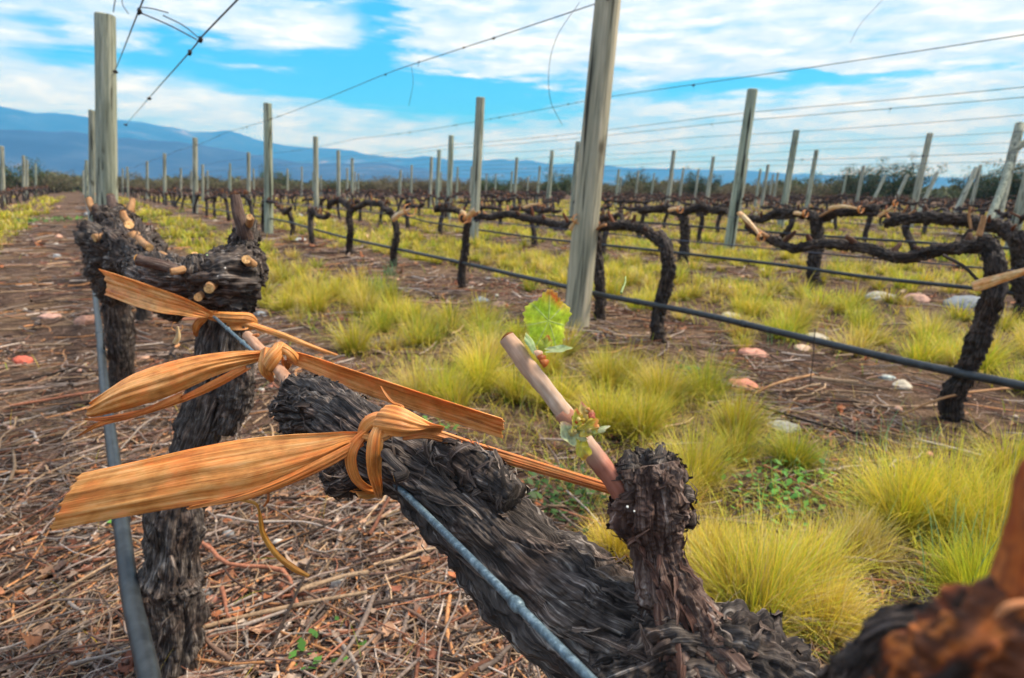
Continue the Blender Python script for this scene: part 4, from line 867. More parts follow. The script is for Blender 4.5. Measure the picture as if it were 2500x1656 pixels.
# small ties and offcuts farther along
def small_tie(pts, wpx, lab, seed=0, mode='tie', X=None, t=None, col=(1.0, 1.6, 3.0)):
    q = [P(x, y, t) if t else atx(x, y, X) for x, y in pts]; n = len(q); q = catmull(q, 8)
    d = nrm(np.gradient(q, axis=0)); dep = proj(q[0])[2]; wd = wpx*S*dep/FPX
    sd_ = nrm(np.cross(d, CF)); prof = np.array([.9, 1, 1, .9, .8, .7, .55, .4])
    m = MB(); ribbon(m, [(q[i]-sd_[i]*wd*prof[i]/2, q[i]+sd_[i]*wd*prof[i]/2) for i in range(8)], 30, 10, wd*.04, .25, .0015, seed, col, world=True)
    wrap(m, q[-1], [0, 1, 0], wd*.9, wd*.5, 0, 340, .2, .0005, seed, n=30, m=6)
    o = m.build('leaf_tie', 'strip', None, origin=q[0]); tag(o, lab, 'tie', 'dried leaf strips knotted round vines')
small_tie([(908, 507), (925, 495), (948, 485)], 15, 'pale leaf strip sticking out left at the vine trunk left of centre', 61, X=2.5)
small_tie([(1098, 485), (1085, 497), (1072, 505)], 13, 'pale leaf strip on the thin vine trunk just left of the straight centre post', 62, X=2.55)
small_tie([(1066, 488), (1074, 495), (1080, 505)], 10, 'short crumpled leaf strip at the top of the thin trunk by the centre post', 63, X=2.56)
small_tie([(1318, 531), (1325, 520), (1334, 506)], 12, 'upright pale leaf strip against the left side of the big post', 64, X=2.48)
small_tie([(2250, 664), (2310, 645), (2400, 618)], 26, 'light orange leaf strip entering at the right edge above the thick hose', 65, X=2.3)
small_tie([(1708, 492), (1730, 512), (1760, 548)], 12, 'tan strip slanting down to the tip of the long right-hand vine arm', 66, X=2.55)
small_tie([(1545, 486), (1560, 483), (1572, 484)], 9, 'short cream leaf strip in the second row right of the big post', 67, X=5.2)
small_tie([(1915, 482), (1950, 477), (1990, 484)], 9, 'long tan leaf strip lying on a second-row arm, right of its trunk', 68, X=5.2)
small_tie([(1835, 492), (1850, 494), (1862, 494)], 9, 'stubby cream strip left of the second-row trunk at right', 69, X=5.2)
small_tie([(1210, 480), (1232, 473), (1250, 472)], 6, 'thin beige strip in the second row, right of the centre post', 70, X=5.2)
small_tie([(404, 795), (412, 778), (410, 755)], 13, 'narrow tan strip hanging beneath the head of the second knotty vine', 71, t=1.12)
small_tie([(2030, 500), (2055, 485), (2070, 470)], 8, 'tan strip poking upward among the far-right vine arms', 72, X=5.4)

# ================================================================ VINES OF THE FARTHER ROWS
VG = 'old vines standing in rows'
def px_vine(trunk, arms, X, rt, ra, lab, canes=(), seed=0):
    b = atx(*trunk[0], X); b[2] = 0; rt *= .64; ra *= .68; gq = np.random.default_rng(seed)
    def crook(q):
        q = [np.array(v) for v in q]; o_ = [q[0]]
        for a_, b_ in zip(q, q[1:]): o_ += [(a_+b_)/2+gq.normal(0, ra*.42, 3)*[1, 1, .7], b_+gq.normal(0, ra*.15, 3)]
        return o_
    root = empty('grapevine', (b[0], b[1], gz(b[0], b[1])), lab, 'grapevine', VG)
    tp = [atx(x, y, X) for x, y in trunk]; tp[0][2] = min(tp[0][2], -.02); tp = crook(tp)
    m = MB(); n = len(tp); X_, p, t, r = tube(m, tp, [rt*(1.15-.25*i/n) for i in range(n)], 150, 56, bark=.28, lobes=.10, seed=seed, knob=.45, ret=True)
    flakes(m, X_, None, 60, .03, .10, .006, .014, .15, .3, seed); part(m, 'trunk', 'bark_far', root)
    for j, a in enumerate(arms):
        g = np.random.default_rng(seed+j)
        ap = [atx(x, y, X+g.uniform(-.04, .04)) for x, y in a]; ap = crook(ap); n = len(ap)
        m = MB(); X_, p, t, r = tube(m, ap, [rt*.85]+[ra*(1.1-.3*i/n) for i in range(1, n)], 160, 44, bark=.28, seed=seed+j+1, knob=.65, ret=True)
        flakes(m, X_, None, 90, .012, .04, .004, .012, .5, 1., seed+j+7); ao = part(m, 'arm', 'bark_far', root)
        m = MB(); k = max(2, int(np.linalg.norm(p[-1]-p[0])/.13))
        for i in range(k):
            c = p[int((i+.6)/k*(len(p)-1))]; d = np.array([g.normal(0, .35), g.normal(0, .6), g.uniform(.3, 1)]); d = nrm(d); l_ = g.uniform(.03, .08)
            tube(m, [c, c+d*(ra+.01), c+d*(ra+l_)+[0, g.normal(0, .015), 0]], [ra*.6, .013, .008], 8, 8, col=[(.8, .65, .5), (.35, .2, .16), (.2, .13, .11), (.16, .11, .1)][g.integers(4)], bark=.15, seed=i)
        so_ = part(m, 'pruned_spurs', 'canef', ao); so_['kind'] = 'stuff'
    for c in canes: cane(root, [atx(x, y, X-.05) for x, y in c], [.010, .009, .008][:len(c)], 'canef', 'cane', seed, nl=14)
px_vine([(2190, 1010), (2203, 925), (2248, 830), (2280, 740), (2302, 650), (2292, 585), (2262, 556)], [[(2280, 565), (2215, 572), (2130, 588), (2060, 592), (1985, 572), (1900, 565), (1840, 578), (1775, 550), (1728, 522)]], 2.62, .040, .024, 'right-edge vine with a leaning trunk and one very long low arm reaching left', canes=[[(1775, 548), (1740, 525), (1706, 492)], [(2262, 545), (2270, 520), (2275, 498)]], seed=201)
px_vine([(1521, 800), (1524, 715), (1546, 630), (1540, 575), (1515, 542)], [[(1530, 560), (1490, 530), (1440, 520), (1405, 524), (1372, 528)]], 2.64, .043, .029, 'vine just right of the big post, arched trunk bending left to touch it', canes=[[(1400, 520), (1388, 524), (1380, 530)]], seed=211)
px_vine([(1388, 715), (1384, 620), (1378, 530), (1370, 490)], [[(1372, 520), (1330, 520), (1285, 520), (1235, 508), (1180, 496), (1130, 500), (1098, 508)]], 2.78, .04, .032, 'vine hidden behind the big post with a thick wavy arm reaching left', seed=221)
px_vine([(1068, 655), (1075, 580), (1080, 530), (1074, 498)], [[(1075, 510), (1060, 490), (1020, 485)]], 2.66, .036, .026, 'thin-trunked vine just left of the straight centre post, tied with pale leaf strips', canes=[[(1078, 510), (1095, 498), (1108, 490)]], seed=231)
px_vine([(911, 612), (916, 550), (908, 500), (885, 474)], [[(905, 490), (880, 472), (850, 468), (820, 482), (812, 490)]], 2.67, .040, .034, 'vine left of centre whose trunk hooks left, one pale strip sticking out', seed=241)
px_vine([(806, 580), (812, 530), (808, 485), (805, 468)], [[(808, 480), (785, 462), (765, 468), (760, 482)]], 2.69, .045, .04, 'stout vine with a drooping left arm, next left of the hooked-trunk vine', seed=251)
px_vine([(1886, 662), (1884, 590), (1888, 530), (1890, 498)], [[(1890, 510), (1850, 492), (1800, 490), (1760, 508), (1722, 505)], [(1890, 505), (1930, 492), (1990, 485), (2030, 482)]], 5.5, .062, .042, 'large T-shaped vine at right in the second row, with long arms both ways', canes=[[(1895, 500), (1930, 482), (1950, 475)]], seed=261)
px_vine([(2370, 720), (2365, 640), (2362, 570), (2350, 535)], [[(2362, 560), (2310, 525), (2230, 512), (2150, 505), (2080, 508), (2050, 515)]], 5.3, .07, .05, 'thick-armed vine whose trunk is cut by the right picture edge', canes=[[(2245, 530), (2240, 500), (2243, 478)]], seed=271)
px_vine([(1581, 610), (1582, 560), (1580, 510), (1575, 485)], [[(1578, 495), (1540, 480), (1500, 485), (1480, 490)], [(1580, 490), (1620, 480), (1680, 488)]], 5.5, .06, .045, 'short T-shaped vine in the second row, first trunk right of the arched vine', seed=281)

def make_vine(seed, detail):
    g = np.random.default_rng(seed); root = bpy.data.objects.new('grapevine', None) if detail else None
    H = g.uniform(.52, .64); bx, by = g.normal(0, .05, 2)
    tp = [(bx, by, -.03), (bx+g.normal(0, .02), by+g.normal(0, .03), .2), (g.normal(0, .03), g.normal(0, .05), .42), (0, g.normal(0, .04), H)]
    pieces = []
    m = MB(); X_, p, t, r = tube(m, tp, [.044, .034, .036, .034], 70 if detail else 12, 30 if detail else 7, bark=.22, seed=seed, knob=.2, ret=True)
    if detail: flakes(m, X_, None, 30, .03, .09, .006, .014, .15, .3, seed)
    pieces.append(('trunk', 'bark_far', m)); sp_mb = MB(); one = g.random() < .25
    for s in (-1, 1):
        if one and s == 1: L = .2
        else: L = g.uniform(.5, .8)
        z = H-.03+np.cumsum(g.normal(0, .022, 9)); ap = [(0, 0, H-.06)]+[(g.normal(0, .03), s*L*(q+g.uniform(-.3, .3))/8, z[q]) for q in range(1, 9)]
        m = MB(); X_, p, t, r = tube(m, ap, [.034, .034, .026, .030, .022, .028, .022, .022, .012], 90 if detail else 14, 26 if detail else 6, bark=.22, seed=seed+s+5, knob=.38, ret=True)
        if detail: flakes(m, X_, None, 50, .012, .04, .004, .012, .5, 1., seed+s)
        pieces.append(('arm', 'bark_far', m))
        for i in range(int(L/.085)):
            c = p[min(len(p)-1, int((i+.5)*.085/L*len(p)))]; d = nrm(np.array([g.normal(0, .4), g.normal(0, .5), g.uniform(.4, 1)])); l_ = g.uniform(.03, .10)
            tube(sp_mb, [c, c+d*.04, c+d*(.035+l_)], [.02, .013, .009], 5, 6, col=[(.8, .66, .5), (.4, .22, .17), (.2, .13, .1), (.26, .17, .13), (.18, .12, .1)][g.integers(5)])
            if g.random() < .12:                      # a dangling strip
                e = c+[g.normal(0, .05), g.normal(0, .08), g.uniform(-.05, .07)]
                sp_mb.add([c-[0, 0, .008], c+[0, 0, .008], e+[0, 0, .012], e-[0, 0, .012]], [[0, 1, 2, 3]], (1.5, 1.3, 1.1))
    pieces.append(('pruned_spurs', 'canef', sp_mb))
    if detail:
        C.objects.link(root)
        for n, mt, m in pieces:
            o = m.build(n, mt, root)
            if n == 'pruned_spurs': o['kind'] = 'stuff'
        return root
    allm = MB()
    for n, mt, m in pieces:
        f = {'bark_far': 1., 'canef': 3.4}[mt]
        for v, q, c, b in zip(m.v, m.q, m.c, m.b): pass
        v = np.concatenate(m.v); q = np.concatenate(m.q); c = np.concatenate(m.c)*(1 if mt == 'bark_far' else np.array([6., 4., 2.6])); b = np.concatenate(m.b); allm.add(v, q, c, b)
    return allm
det = [make_vine(300+i, True) for i in range(7)]
farm = [make_vine(400+i, False) for i in range(8)]
faro = []
spots = []
vine0 = {1: [x for x in (9.1, 10.6, 12.15)]+[13.65+1.5*i for i in range(34)]}
for k in range(-8, 26):
    if k == 0: ys = [4.4+1.5*i for i in range(36)]
    elif k == 1: ys = vine0[1]
    else: ys = [.9+1.5*i+.37*(k % 4) for i in range(44)]
    for y in ys:
        X = rowx(k, y) if k >= -1 else -2.45+(k+1)*2.78
        if k == 2 and y < 6.0: continue
        if k == -1 and y < 7: continue
        d = math.hypot(X, y); x_, y_, z_ = proj((X, y, .5))
        if z_ < .5 or x_ < -120 or x_ > 2480 or d > 68 or X > 42: continue
        spots.append((d, X, y+random.uniform(-.12, .12), k))
spots.sort(); n_ind = 285; firsts = set()
sides = {}
stuff = MB()
for i, (d, X, Y, k) in enumerate(spots):
    rz = random.choice([0, math.pi])+random.uniform(-.06, .06)
    if i < n_ind:
        if d < 17:
            src = det[i % 7]
            if i % 7 in firsts:
                o = src.copy(); C.objects.link(o)
                for ch in src.children:
                    c2 = ch.copy(); c2.parent = o; C.objects.link(c2)
            else: o = src; firsts.add(i % 7)
        else:
            j = i % 8
            if len(faro) < 8: o = farm[len(faro)].build('grapevine', 'bark_far'); faro.append(o)
            else: o = faro[j].copy(); C.objects.link(o)
        o.location = (X, Y, gz(X, Y)); o.rotation_euler = (0, 0, rz); s = random.uniform(.92, 1.08); o.scale = (s, s, s)
        if k == 0: lab = 'vine farther back in the near row, hidden mostly by the tall left post'
        elif k < 0: lab = 'dark stumpy vine in the block left of the dirt track'
        elif d < 17:
            kk = sides[k] = sides.get(k, -1)+1
            rn = ['', 'first', 'second', 'third', 'fourth', 'fifth', 'sixth', 'seventh'][min(k, 7)]
            lab = ('smaller vine of the %s row across the grass, %s beyond the bigger ones' if k < 3 else 'old vine in the %s row across the grass, %s counted from the camera end') % (rn, ORD[min(kk, 19)])
        else: lab = 'small dark vine among the many in the distant rows right of the track'
        tag(o, lab, 'grapevine', VG)
    else:
        v = farm[i % 8]; c_, s_ = math.cos(rz), math.sin(rz); vv = np.concatenate(v.v)
        vv = np.stack([vv[:, 0]*c_-vv[:, 1]*s_+X, vv[:, 0]*s_+vv[:, 1]*c_+Y, vv[:, 2]+gz(X, Y)], 1); stuff.add(vv, np.concatenate(v.q), np.concatenate(v.c))
if stuff.n: tag(stuff.build('distant_vines', 'bark_far'), 'mass of tiny vines in the farthest rows', 'grapevines', None, 'stuff')
# fine dead canes standing in the row by the posts
for i, (a, b, X) in enumerate((((2180, 590), (2262, 650), 2.55), ((1478, 0), (1478, 0), 0),)):
    if X: wire_obj('dead_shoot', [atx(*a, X), atx((a[0]+b[0])/2+6, (a[1]+b[1])/2-4, X), atx(*b, X)], .006, 'bark_far', 'thin dead shoot hanging under the long arm of the right-edge vine', 'shoot', None, 0, 8, 16)
wire_obj('dead_shoot', [atx(1082, 628, 2.5), atx(1086, 600, 2.5), atx(1082, 575, 2.5)], .004, 'bark_far', 'thin upright dead shoot standing on the hose left of the centre post', 'shoot', None, 0, 6, 12)
wire_obj('dead_shoot', [atx(1872, 890, 2.2), atx(1880, 820, 2.2), atx(1884, 760, 2.2)], .0018, 'bark_far', 'thin dark dead shoot upright behind the hose between the two right-hand trunks', 'shoot', None, 0, 6, 12)
wire_obj('dead_shoot', [atz(1740, 912, .03), atz(1800, 885, .07), atz(1880, 866, .05)], .006, 'canef', 'orange-brown fallen cane beside the flat red stone', 'shoot', None, 0, 8, 16)
wire_obj('dead_shoot', [atz(2080, 960, .03), atz(2200, 915, .12), atz(2380, 892, .14)], .005, 'canef', 'orange-brown cane propped across the base of the right-edge vine', 'shoot', None, 0, 8, 16)

# ================================================================ GRASS, LITTER, STONES
def blades(m, base, az, L, lean, curl, wd, cb, ct, K=5):
    """many grass blades at once"""
    n = len(base); s = np.linspace(0, 1, K)[None]
    ang = lean[:, None]+curl[:, None]*s**1.3
    ds = L[:, None]/(K-1); hx = np.cumsum(np.sin(ang)*ds, 1)-np.sin(ang[:, :1])*ds; hz = np.cumsum(np.cos(ang)*ds, 1)-np.cos(ang[:, :1])*ds
    X = base[:, None]+np.stack([hx*np.sin(az)[:, None], hx*np.cos(az)[:, None], hz], -1)
    X[..., 2] = np.maximum(X[..., 2], base[:, None, 2]+.003)
    sa = az+np.pi/2+rng.normal(0, .5, n); sd_ = np.stack([np.sin(sa), np.cos(sa), np.zeros(n)], -1)[:, None]
    ww = wd[:, None]*(1-s**2.2*.92)/2
    V = np.stack([X-sd_*ww[..., None], X+sd_*ww[..., None]], 2)
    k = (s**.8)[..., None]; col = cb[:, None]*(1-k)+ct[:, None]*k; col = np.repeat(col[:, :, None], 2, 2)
    i = np.arange(n)[:, None]*K*2; j = np.arange(K-1)[None]*2; q = np.stack([i+j, i+j+1, i+j+3, i+j+2], -1)
    m.add(V.reshape(-1, 3), q.reshape(-1, 4), col.reshape(-1, 3))
def band(x, y):
    """1 inside the grassy strips between the vine rows"""
    g = 0*x
    for a, b in ((.95, 2.08), (3.15, 5.0), (6.0, 7.8), (8.8, 10.5), (-2.1, -.95), (-4.9, -3.4), (11.8, 13.1), (14.6, 15.9), (17.4, 18.7), (20.2, 21.5), (23, 24.2), (25.8, 27), (28.6, 29.8), (31.4, 32.6), (34, 35.5)):
        w_ = .10; g = np.maximum(g, np.clip((x-a)/w_, 0, 1)*np.clip((b-x)/w_, 0, 1))
    return g
gm = MB()
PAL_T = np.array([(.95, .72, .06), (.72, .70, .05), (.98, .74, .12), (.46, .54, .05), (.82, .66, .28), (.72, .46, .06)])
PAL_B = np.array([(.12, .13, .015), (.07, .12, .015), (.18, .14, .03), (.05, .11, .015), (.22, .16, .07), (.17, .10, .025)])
def tussock(x, y, R0, H, n, wd, K, lean_az=None, mix_=None, spread=1.):
    z = gz(x, y); a = rng.uniform(0, 2*np.pi, n); rr = R0*.42*np.sqrt(rng.random(n))
    base = np.stack([x+rr*np.sin(a), y+rr*np.cos(a), np.full(n, z-.005)], 1)
    L = H*rng.uniform(.35, 1.3, n)*np.where(rng.random(n) < .06, 1.3, 1); lean = rng.normal(.05, .2, n)+rr/(R0*.42)*.45*spread; curl = np.abs(rng.normal(.55, .45, n))*spread
    az = a+rng.normal(0, .5, n); wl = rng.uniform(0, 6.28); lean = lean+.18*np.cos(a-wl)
    if lean_az is not None: az = np.where(rng.random(n) < .55, lean_az+rng.normal(0, .5, n), az)
    p = np.array(mix_ if mix_ is not None else (.3, .26, .16, .12, .1, .06)); p = p/p.sum(); c = rng.choice(6, n, p=p)
    br_ = (rng.uniform(.75, 1.2)*rng.uniform(.8, 1.15, n))[:, None]
    blades(gm, base, az, L, lean, curl, wd*rng.uniform(.6, 1.3, n), PAL_B[c]*br_, PAL_T[c]*br_*rng.uniform(.8, 1.1, n)[:, None], K)
def lod(d):
    if d < 1.8: return 1700, .0014, 7
    if d < 3: return 1100, .0019, 6
    if d < 5: return 520, .003, 5
    if d < 9: return 210, .0065, 4
    if d < 18: return 75, .015, 3
    return 26, .034, 3
# the clumps that read one by one in the photograph
for (xd, yd, R0, H, la, mx) in ((1745, 1450, .13, .20, 1.3, (.3, .25, .2, .15, .1, .1)), (1850, 1390, .12, .16, 1.5, (.3, .2, .2, .1, .2, .1)), (1690, 1390, .10, .15, None, (.3, .2, .2, .1, .2, .1)), (1900, 1470, .10, .12, 1.6, (.2, .05, .3, 0, .4, .2)), (2190, 1240, .17, .23, None, (.3, .35, .15, .2, 0, 0)), (2080, 1230, .14, .21, None, (.35, .3, .2, .1, 0, 0)), (2300, 1290, .14, .2, None, None),
        (1600, 1130, .13, .17, None, None), (1480, 1010, .13, .16, None, None), (1540, 1200, .12, .14, None, (.5, .1, .2, 0, .1, .2)), (1400, 1000, .14, .19, None, None), (1290, 950, .11, .15, None, None), (1700, 1010, .13, .16, None, None), (1830, 1080, .12, .12, None, (.2, .3, .1, .4, 0, 0)),
        (1110, 905, .12, .19, None, (.4, .35, .1, .15, 0, 0)), (1190, 930, .11, .15, None, None), (1260, 870, .12, .17, None, None), (1400, 900, .12, .17, None, None), (970, 760, .12, .19, None, (.4, .35, .1, .15, 0, 0)), (880, 770, .12, .17, None, (.2, .3, .1, .4, 0, 0)), (820, 820, .14, .2, None, None), (900, 700, .12, .2, None, (.2, .3, .1, .4, 0, 0)),
        (660, 720, .13, .17, None, None), (640, 650, .15, .2, None, None), (730, 700, .13, .19, None, None), (700, 640, .14, .17, None, None), (780, 690, .13, .17, None, None), (1420, 1290, .10, .1, 2.2, (.6, 0, .2, 0, .1, .3)), (2330, 1120, .12, .16, None, None), (1970, 1310, .12, .12, 1.6, (.2, 0, .5, 0, .5, .1)), (1620, 1330, .12, .13, 1.6, (.3, 0, .5, 0, .3, .2)), (2250, 1400, .1, .13, None, (.2, .5, 0, .4, 0, 0))):
    b = atz(xd, yd, 0); d = math.hypot(b[0], b[1]); n, wd, K = lod(d); tussock(b[0], b[1], R0*.82, H, n, wd, K, la, mx, 1. if la is None else 1.15)
cand = []
rr = np.random.default_rng(31)
for (d0, d1, dens) in ((.9, 3, 12), (3, 6, 17), (6, 12, 15), (12, 24, 9), (24, 50, 4.)):
    n = int(dens*(d1**2-d0**2)/2*math.radians(100)); a = np.radians(rr.uniform(-14, 86, n)); d = np.sqrt(rr.uniform(d0**2, d1**2, n)); x, y = d*np.sin(a), d*np.cos(a)
    keep = rr.random(n) < band(x, y)*.95+.03+.16*(x > 3.2)
    clump = fbm(x*1.7, y*1.7, 5., 2, 55); keep &= (clump > .40) | (rr.random(n) < .35) | (x > 2.4)
    keep &= ~((x > 2.15) & (x < 2.85) & (y < 9)); keep &= ~((x < .9) & (x > -.9))
    keep &= ~((x < 2.5) & (x > .9) & (d < 2.2) & (rr.random(n) < .45))
    for i in np.nonzero(keep)[0]:
        q = proj((x[i], y[i], .1))
        if q[2] > .2 and -150 < q[0] < 2520 and q[1] < 1750: cand.append((d[i], x[i], y[i]))
for d, x, y in cand:
    n, wd, K = lod(d); f = rr.uniform(.45, 1.2); tussock(x, y, .14*f*(1 if d < 9 else 1.5), (.18 if x < 2.5 else .15)*f**.7, int(n*.6*f), wd, K, mix_=None if rr.random() < .65 else [(.1, .1, .3, 0, .5, .2), (.15, .4, .1, .4, 0, 0)][rr.integers(2)])
# thin scattered blades between the clumps, and a few blue-green ones
n = 34000; a = np.radians(rr.uniform(-10, 84, n)); d = np.exp(rr.uniform(math.log(.9), math.log(14), n)); x, y = d*np.sin(a), d*np.cos(a)
k = rr.random(n) < np.clip(band(x, y)*.95+.05, 0, 1)*np.where((x > -.9) & (x < .8), .25, 1); x, y, d = x[k], y[k], d[k]; n = len(x)
base = np.stack([x, y, ground_h(x, y)], 1); c = rng.integers(0, 6, n)
blades(gm, base, rng.uniform(0, 6.28, n), rng.uniform(.04, .13, n), np.abs(rng.normal(.5, .4, n)), rng.uniform(.2, 1.4, n), np.clip(.0012*d, .0012, .01), PAL_B[c]*1.3, PAL_T[c]*.9, 5)
for (xd, yd, n, H) in ((2210, 1330, 26, .2), (2120, 1290, 16, .17), (2010, 1140, 10, .24), (880, 690, 60, .2), (900, 640, 30, .2), (1780, 1060, 30, .1), (1850, 1100, 30, .1), (2290, 1180, 12, .18), (1950, 1060, 5, .26), (2130, 1030, 8, .12), (1780, 800, 8, .14), (1040, 780, 4, .12)):
    b = atz(xd, yd, 0); base = np.stack([b[0]+rng.normal(0, .05, n), b[1]+rng.normal(0, .05, n), np.zeros(n)], 1)
    blades(gm, base, rng.uniform(0, 6.28, n), H*rng.uniform(.5, 1.1, n), rng.normal(.1, .12, n), rng.uniform(.1, .7, n), np.full(n, .0032 if b[1] < 2.5 else .006), np.tile((.06, .16, .05), (n, 1)), np.tile((.26, .42, .2), (n, 1))*rng.uniform(.7, 1.2, (n, 1)), 6)
tag(gm.build('grass', 'grass'), 'yellow-green bunch grass growing in strips between the vine rows', 'grass', None, 'stuff')
# low broad-leaved weeds at a few places
wm = MB(); g = np.random.default_rng(9)
for (xd, yd, R0, n, dk) in ((300, 650, .0, 0, 1), (1010, 1000, .06, 60, 1.), (1290, 1180, .07, 130, .35), (1340, 1150, .06, 80, .35), (250, 1240, .02, 4, 1.8), (745, 1545, .03, 20, .8), (1790, 1160, .08, 150, 1.2), (1860, 1130, .07, 90, 1.2), (110, 513, .5, 300, 1.), (1590, 870, .05, 60, .8)):
    for _ in range(n):
        b = atz(xd, yd, 0)+[g.normal(0, R0), g.normal(0, R0), 0]; b[2] = gz(b[0], b[1])+g.uniform(.005, .05); l_ = g.uniform(.012, .028)*(1 if yd > 600 else 3)
        a = g.uniform(0, 6.28); t_ = np.array([math.cos(a), math.sin(a), g.uniform(-.2, .8)])*l_; s_ = np.array([-math.sin(a), math.cos(a), g.uniform(-.3, .3)])*l_*.35
        wm.add([b, b+t_*.5-s_, b+t_, b+t_*.5+s_], [[0, 1, 2, 3]], np.array((.10, .26, .04))*dk*g.uniform(.6, 1.3))
tag(wm.build('weeds', 'grass'), 'small broad-leaved green weeds among the litter and grass', 'weeds', None, 'stuff')

def sweep(m, pts, rad, sides, col):
    n, K, _ = pts.shape; t = nrm(np.gradient(pts, axis=1)); up = np.array([.13, .21, .97]); u = nrm(np.cross(t, up)); v = np.cross(t, u)
    a = np.linspace(0, 2*np.pi, sides, endpoint=False)
    V = pts[:, :, None]+(u[:, :, None]*np.cos(a)[:, None]+v[:, :, None]*np.sin(a)[:, None])*rad[:, :, None, None]
    i = np.arange(n)[:, None, None]*K*sides; k = np.arange(K-1)[None, :, None]*sides; j = np.arange(sides)[None, None]; j2 = (j+1) % sides
    q = np.stack(np.broadcast_arrays(i+k+j, i+k+j2, i+k+sides+j2, i+k+sides+j), -1)
    m.add(V.reshape(-1, 3), q.reshape(-1, 4), np.repeat(col, K*sides, 0))
LP = np.array([(.27, .215, .19), (.42, .30, .20), (.28, .12, .075), (.06, .042, .036), (.52, .26, .12), (.44, .38, .345), (.16, .10, .085), (.34, .22, .17)])
def litter_pts(n, d0, d1, gfrac):
    a = np.radians(rr.uniform(-22, 84, n)); d = np.exp(rr.uniform(math.log(d0), math.log(d1), n)); x, y = d*np.sin(a), d*np.cos(a)
    dr = np.clip((fbm(x*2.3, y*2.3, 1., 3, 88)-.38)*6, .25, 1)*np.where((x < -.15) & (x > -.95) & (d > 2.2), .8, 1)
    k = rr.random(n) < dr*np.where(band(x, y) > .3, gfrac, 1.)*np.where((x > 3.2), .55, 1.); return x[k], y[k], d[k]
lm = MB()
def twigs(n, d0, d1, l0, l1, r0, r1, K, sides, gfrac=.28, hmax=.035, bend=.35):
    x, y, d = litter_pts(n, d0, d1, gfrac); n = len(x)
    L = rr.uniform(l0, l1, n)*np.clip(d/4, 1, 3); a = rr.uniform(0, 2*np.pi, n); s = np.linspace(-.5, .5, K)[None]
    cu = rr.normal(0, bend, n)[:, None]; cu2 = rr.normal(0, bend*.5, n)[:, None]
    lx = s*L[:, None]; ly = (cu*(s**2*4-.4)+cu2*np.sin(s*9))*L[:, None]*.25
    px_ = x[:, None]+lx*np.cos(a)[:, None]-ly*np.sin(a)[:, None]; py_ = y[:, None]+lx*np.sin(a)[:, None]+ly*np.cos(a)[:, None]
    rad = np.exp(rr.uniform(math.log(r0), math.log(r1), n))*np.clip(d/2.5, 1, 6)
    z = ground_h(px_, py_)+rr.uniform(0, hmax, n)[:, None]*rr.uniform(.1, 1, n)[:, None]+rad[:, None]+s*rr.normal(0, .05, n)[:, None]*L[:, None]; z = np.maximum(z, ground_h(px_, py_)+rad[:, None]*.3)
    R_ = rad[:, None]*(1+rr.normal(0, .10, (n, K)))*(1-.35*(s+.5)*rr.random(n)[:, None])
    col = LP[rr.choice(8, n, p=(.22, .18, .1, .1, .08, .14, .1, .08))]*rr.uniform(.4, 1.25, (n, 1))*[1.05, .98, .93]
    sweep(lm, np.stack([px_, py_, z], -1), R_, sides, col)
twigs(2500, .7, 6, .08, .42, .0018, .0052, 10, 8, bend=.22, hmax=.045)
twigs(20000, .7, 34, .06, .32, .0010, .0028, 6, 5, bend=.2)
twigs(22000, .7, 16, .03, .18, .0004, .0011, 5, 4, .45, .05, .3)
twigs(9000, .8, 9, .015, .05, .0008, .003, 3, 4, .5, .02, .2)
tag(lm.build('twig_litter', 'litter'), 'carpet of grey and reddish pruned twigs lying on the ground', 'twigs', None, 'stuff')
def flat_leaves(m, n, d0, d1, s0, s1, gfrac, pal, asp):
    x, y, d = litter_pts(n, d0, d1, gfrac); n = len(x); sz = rr.uniform(s0, s1, n)*np.clip(d/3, 1, 5); a = rr.uniform(0, 6.28, n)
    u, v = np.meshgrid(np.linspace(-1, 1, 5), np.linspace(-1, 1, 5), indexing='ij'); rad = 1-.25*(np.abs(u*v))
    U_ = (u*rad)[None]*(1+rr.normal(0, .22, (n, 5, 5)))*sz[:, None, None]; V_ = (v*rad)[None]*(1+rr.normal(0, .22, (n, 5, 5)))*sz[:, None, None]*asp
    cv = rr.normal(0, .6, n)[:, None, None]; Z = cv*U_**2/sz[:, None, None]+rr.normal(0, .16, (n, 5, 5))*sz[:, None, None]+rr.normal(0, .4, n)[:, None, None]*V_
    X = np.stack([x[:, None, None]+U_*np.cos(a)[:, None, None]-V_*np.sin(a)[:, None, None], y[:, None, None]+U_*np.sin(a)[:, None, None]+V_*np.cos(a)[:, None, None], ground_h(x, y)[:, None, None]+.012+np.abs(Z)+rr.uniform(0, .02, n)[:, None, None]], -1)
    col = pal[rr.integers(0, len(pal), n)]*rr.uniform(.6, 1.3, (n, 1)); q0 = grid_q(5, 5, False); q = (np.arange(n)[:, None, None]*25+q0[None]).reshape(-1, 4)
    m.add(X.reshape(-1, 3), q, np.repeat(col, 25, 0))
dl = MB()
flat_leaves(dl, 1500, .7, 12, .006, .018, .4, np.array([(.34, .15, .08), (.42, .24, .15), (.22, .08, .05), (.45, .16, .07), (.40, .28, .21), (.16, .1, .08)]), .8)
flat_leaves(dl, 9000, .7, 20, .003, .009, .5, np.array([(.34, .15, .08), (.42, .24, .15), (.14, .07, .05), (.45, .2, .09), (.42, .32, .25), (.07, .05, .045)]), .5)
tag(dl.build('leaf_litter', 'dryleaf', None, True), 'dry brown and reddish fallen leaves among the twigs', 'dead leaves', None, 'stuff')
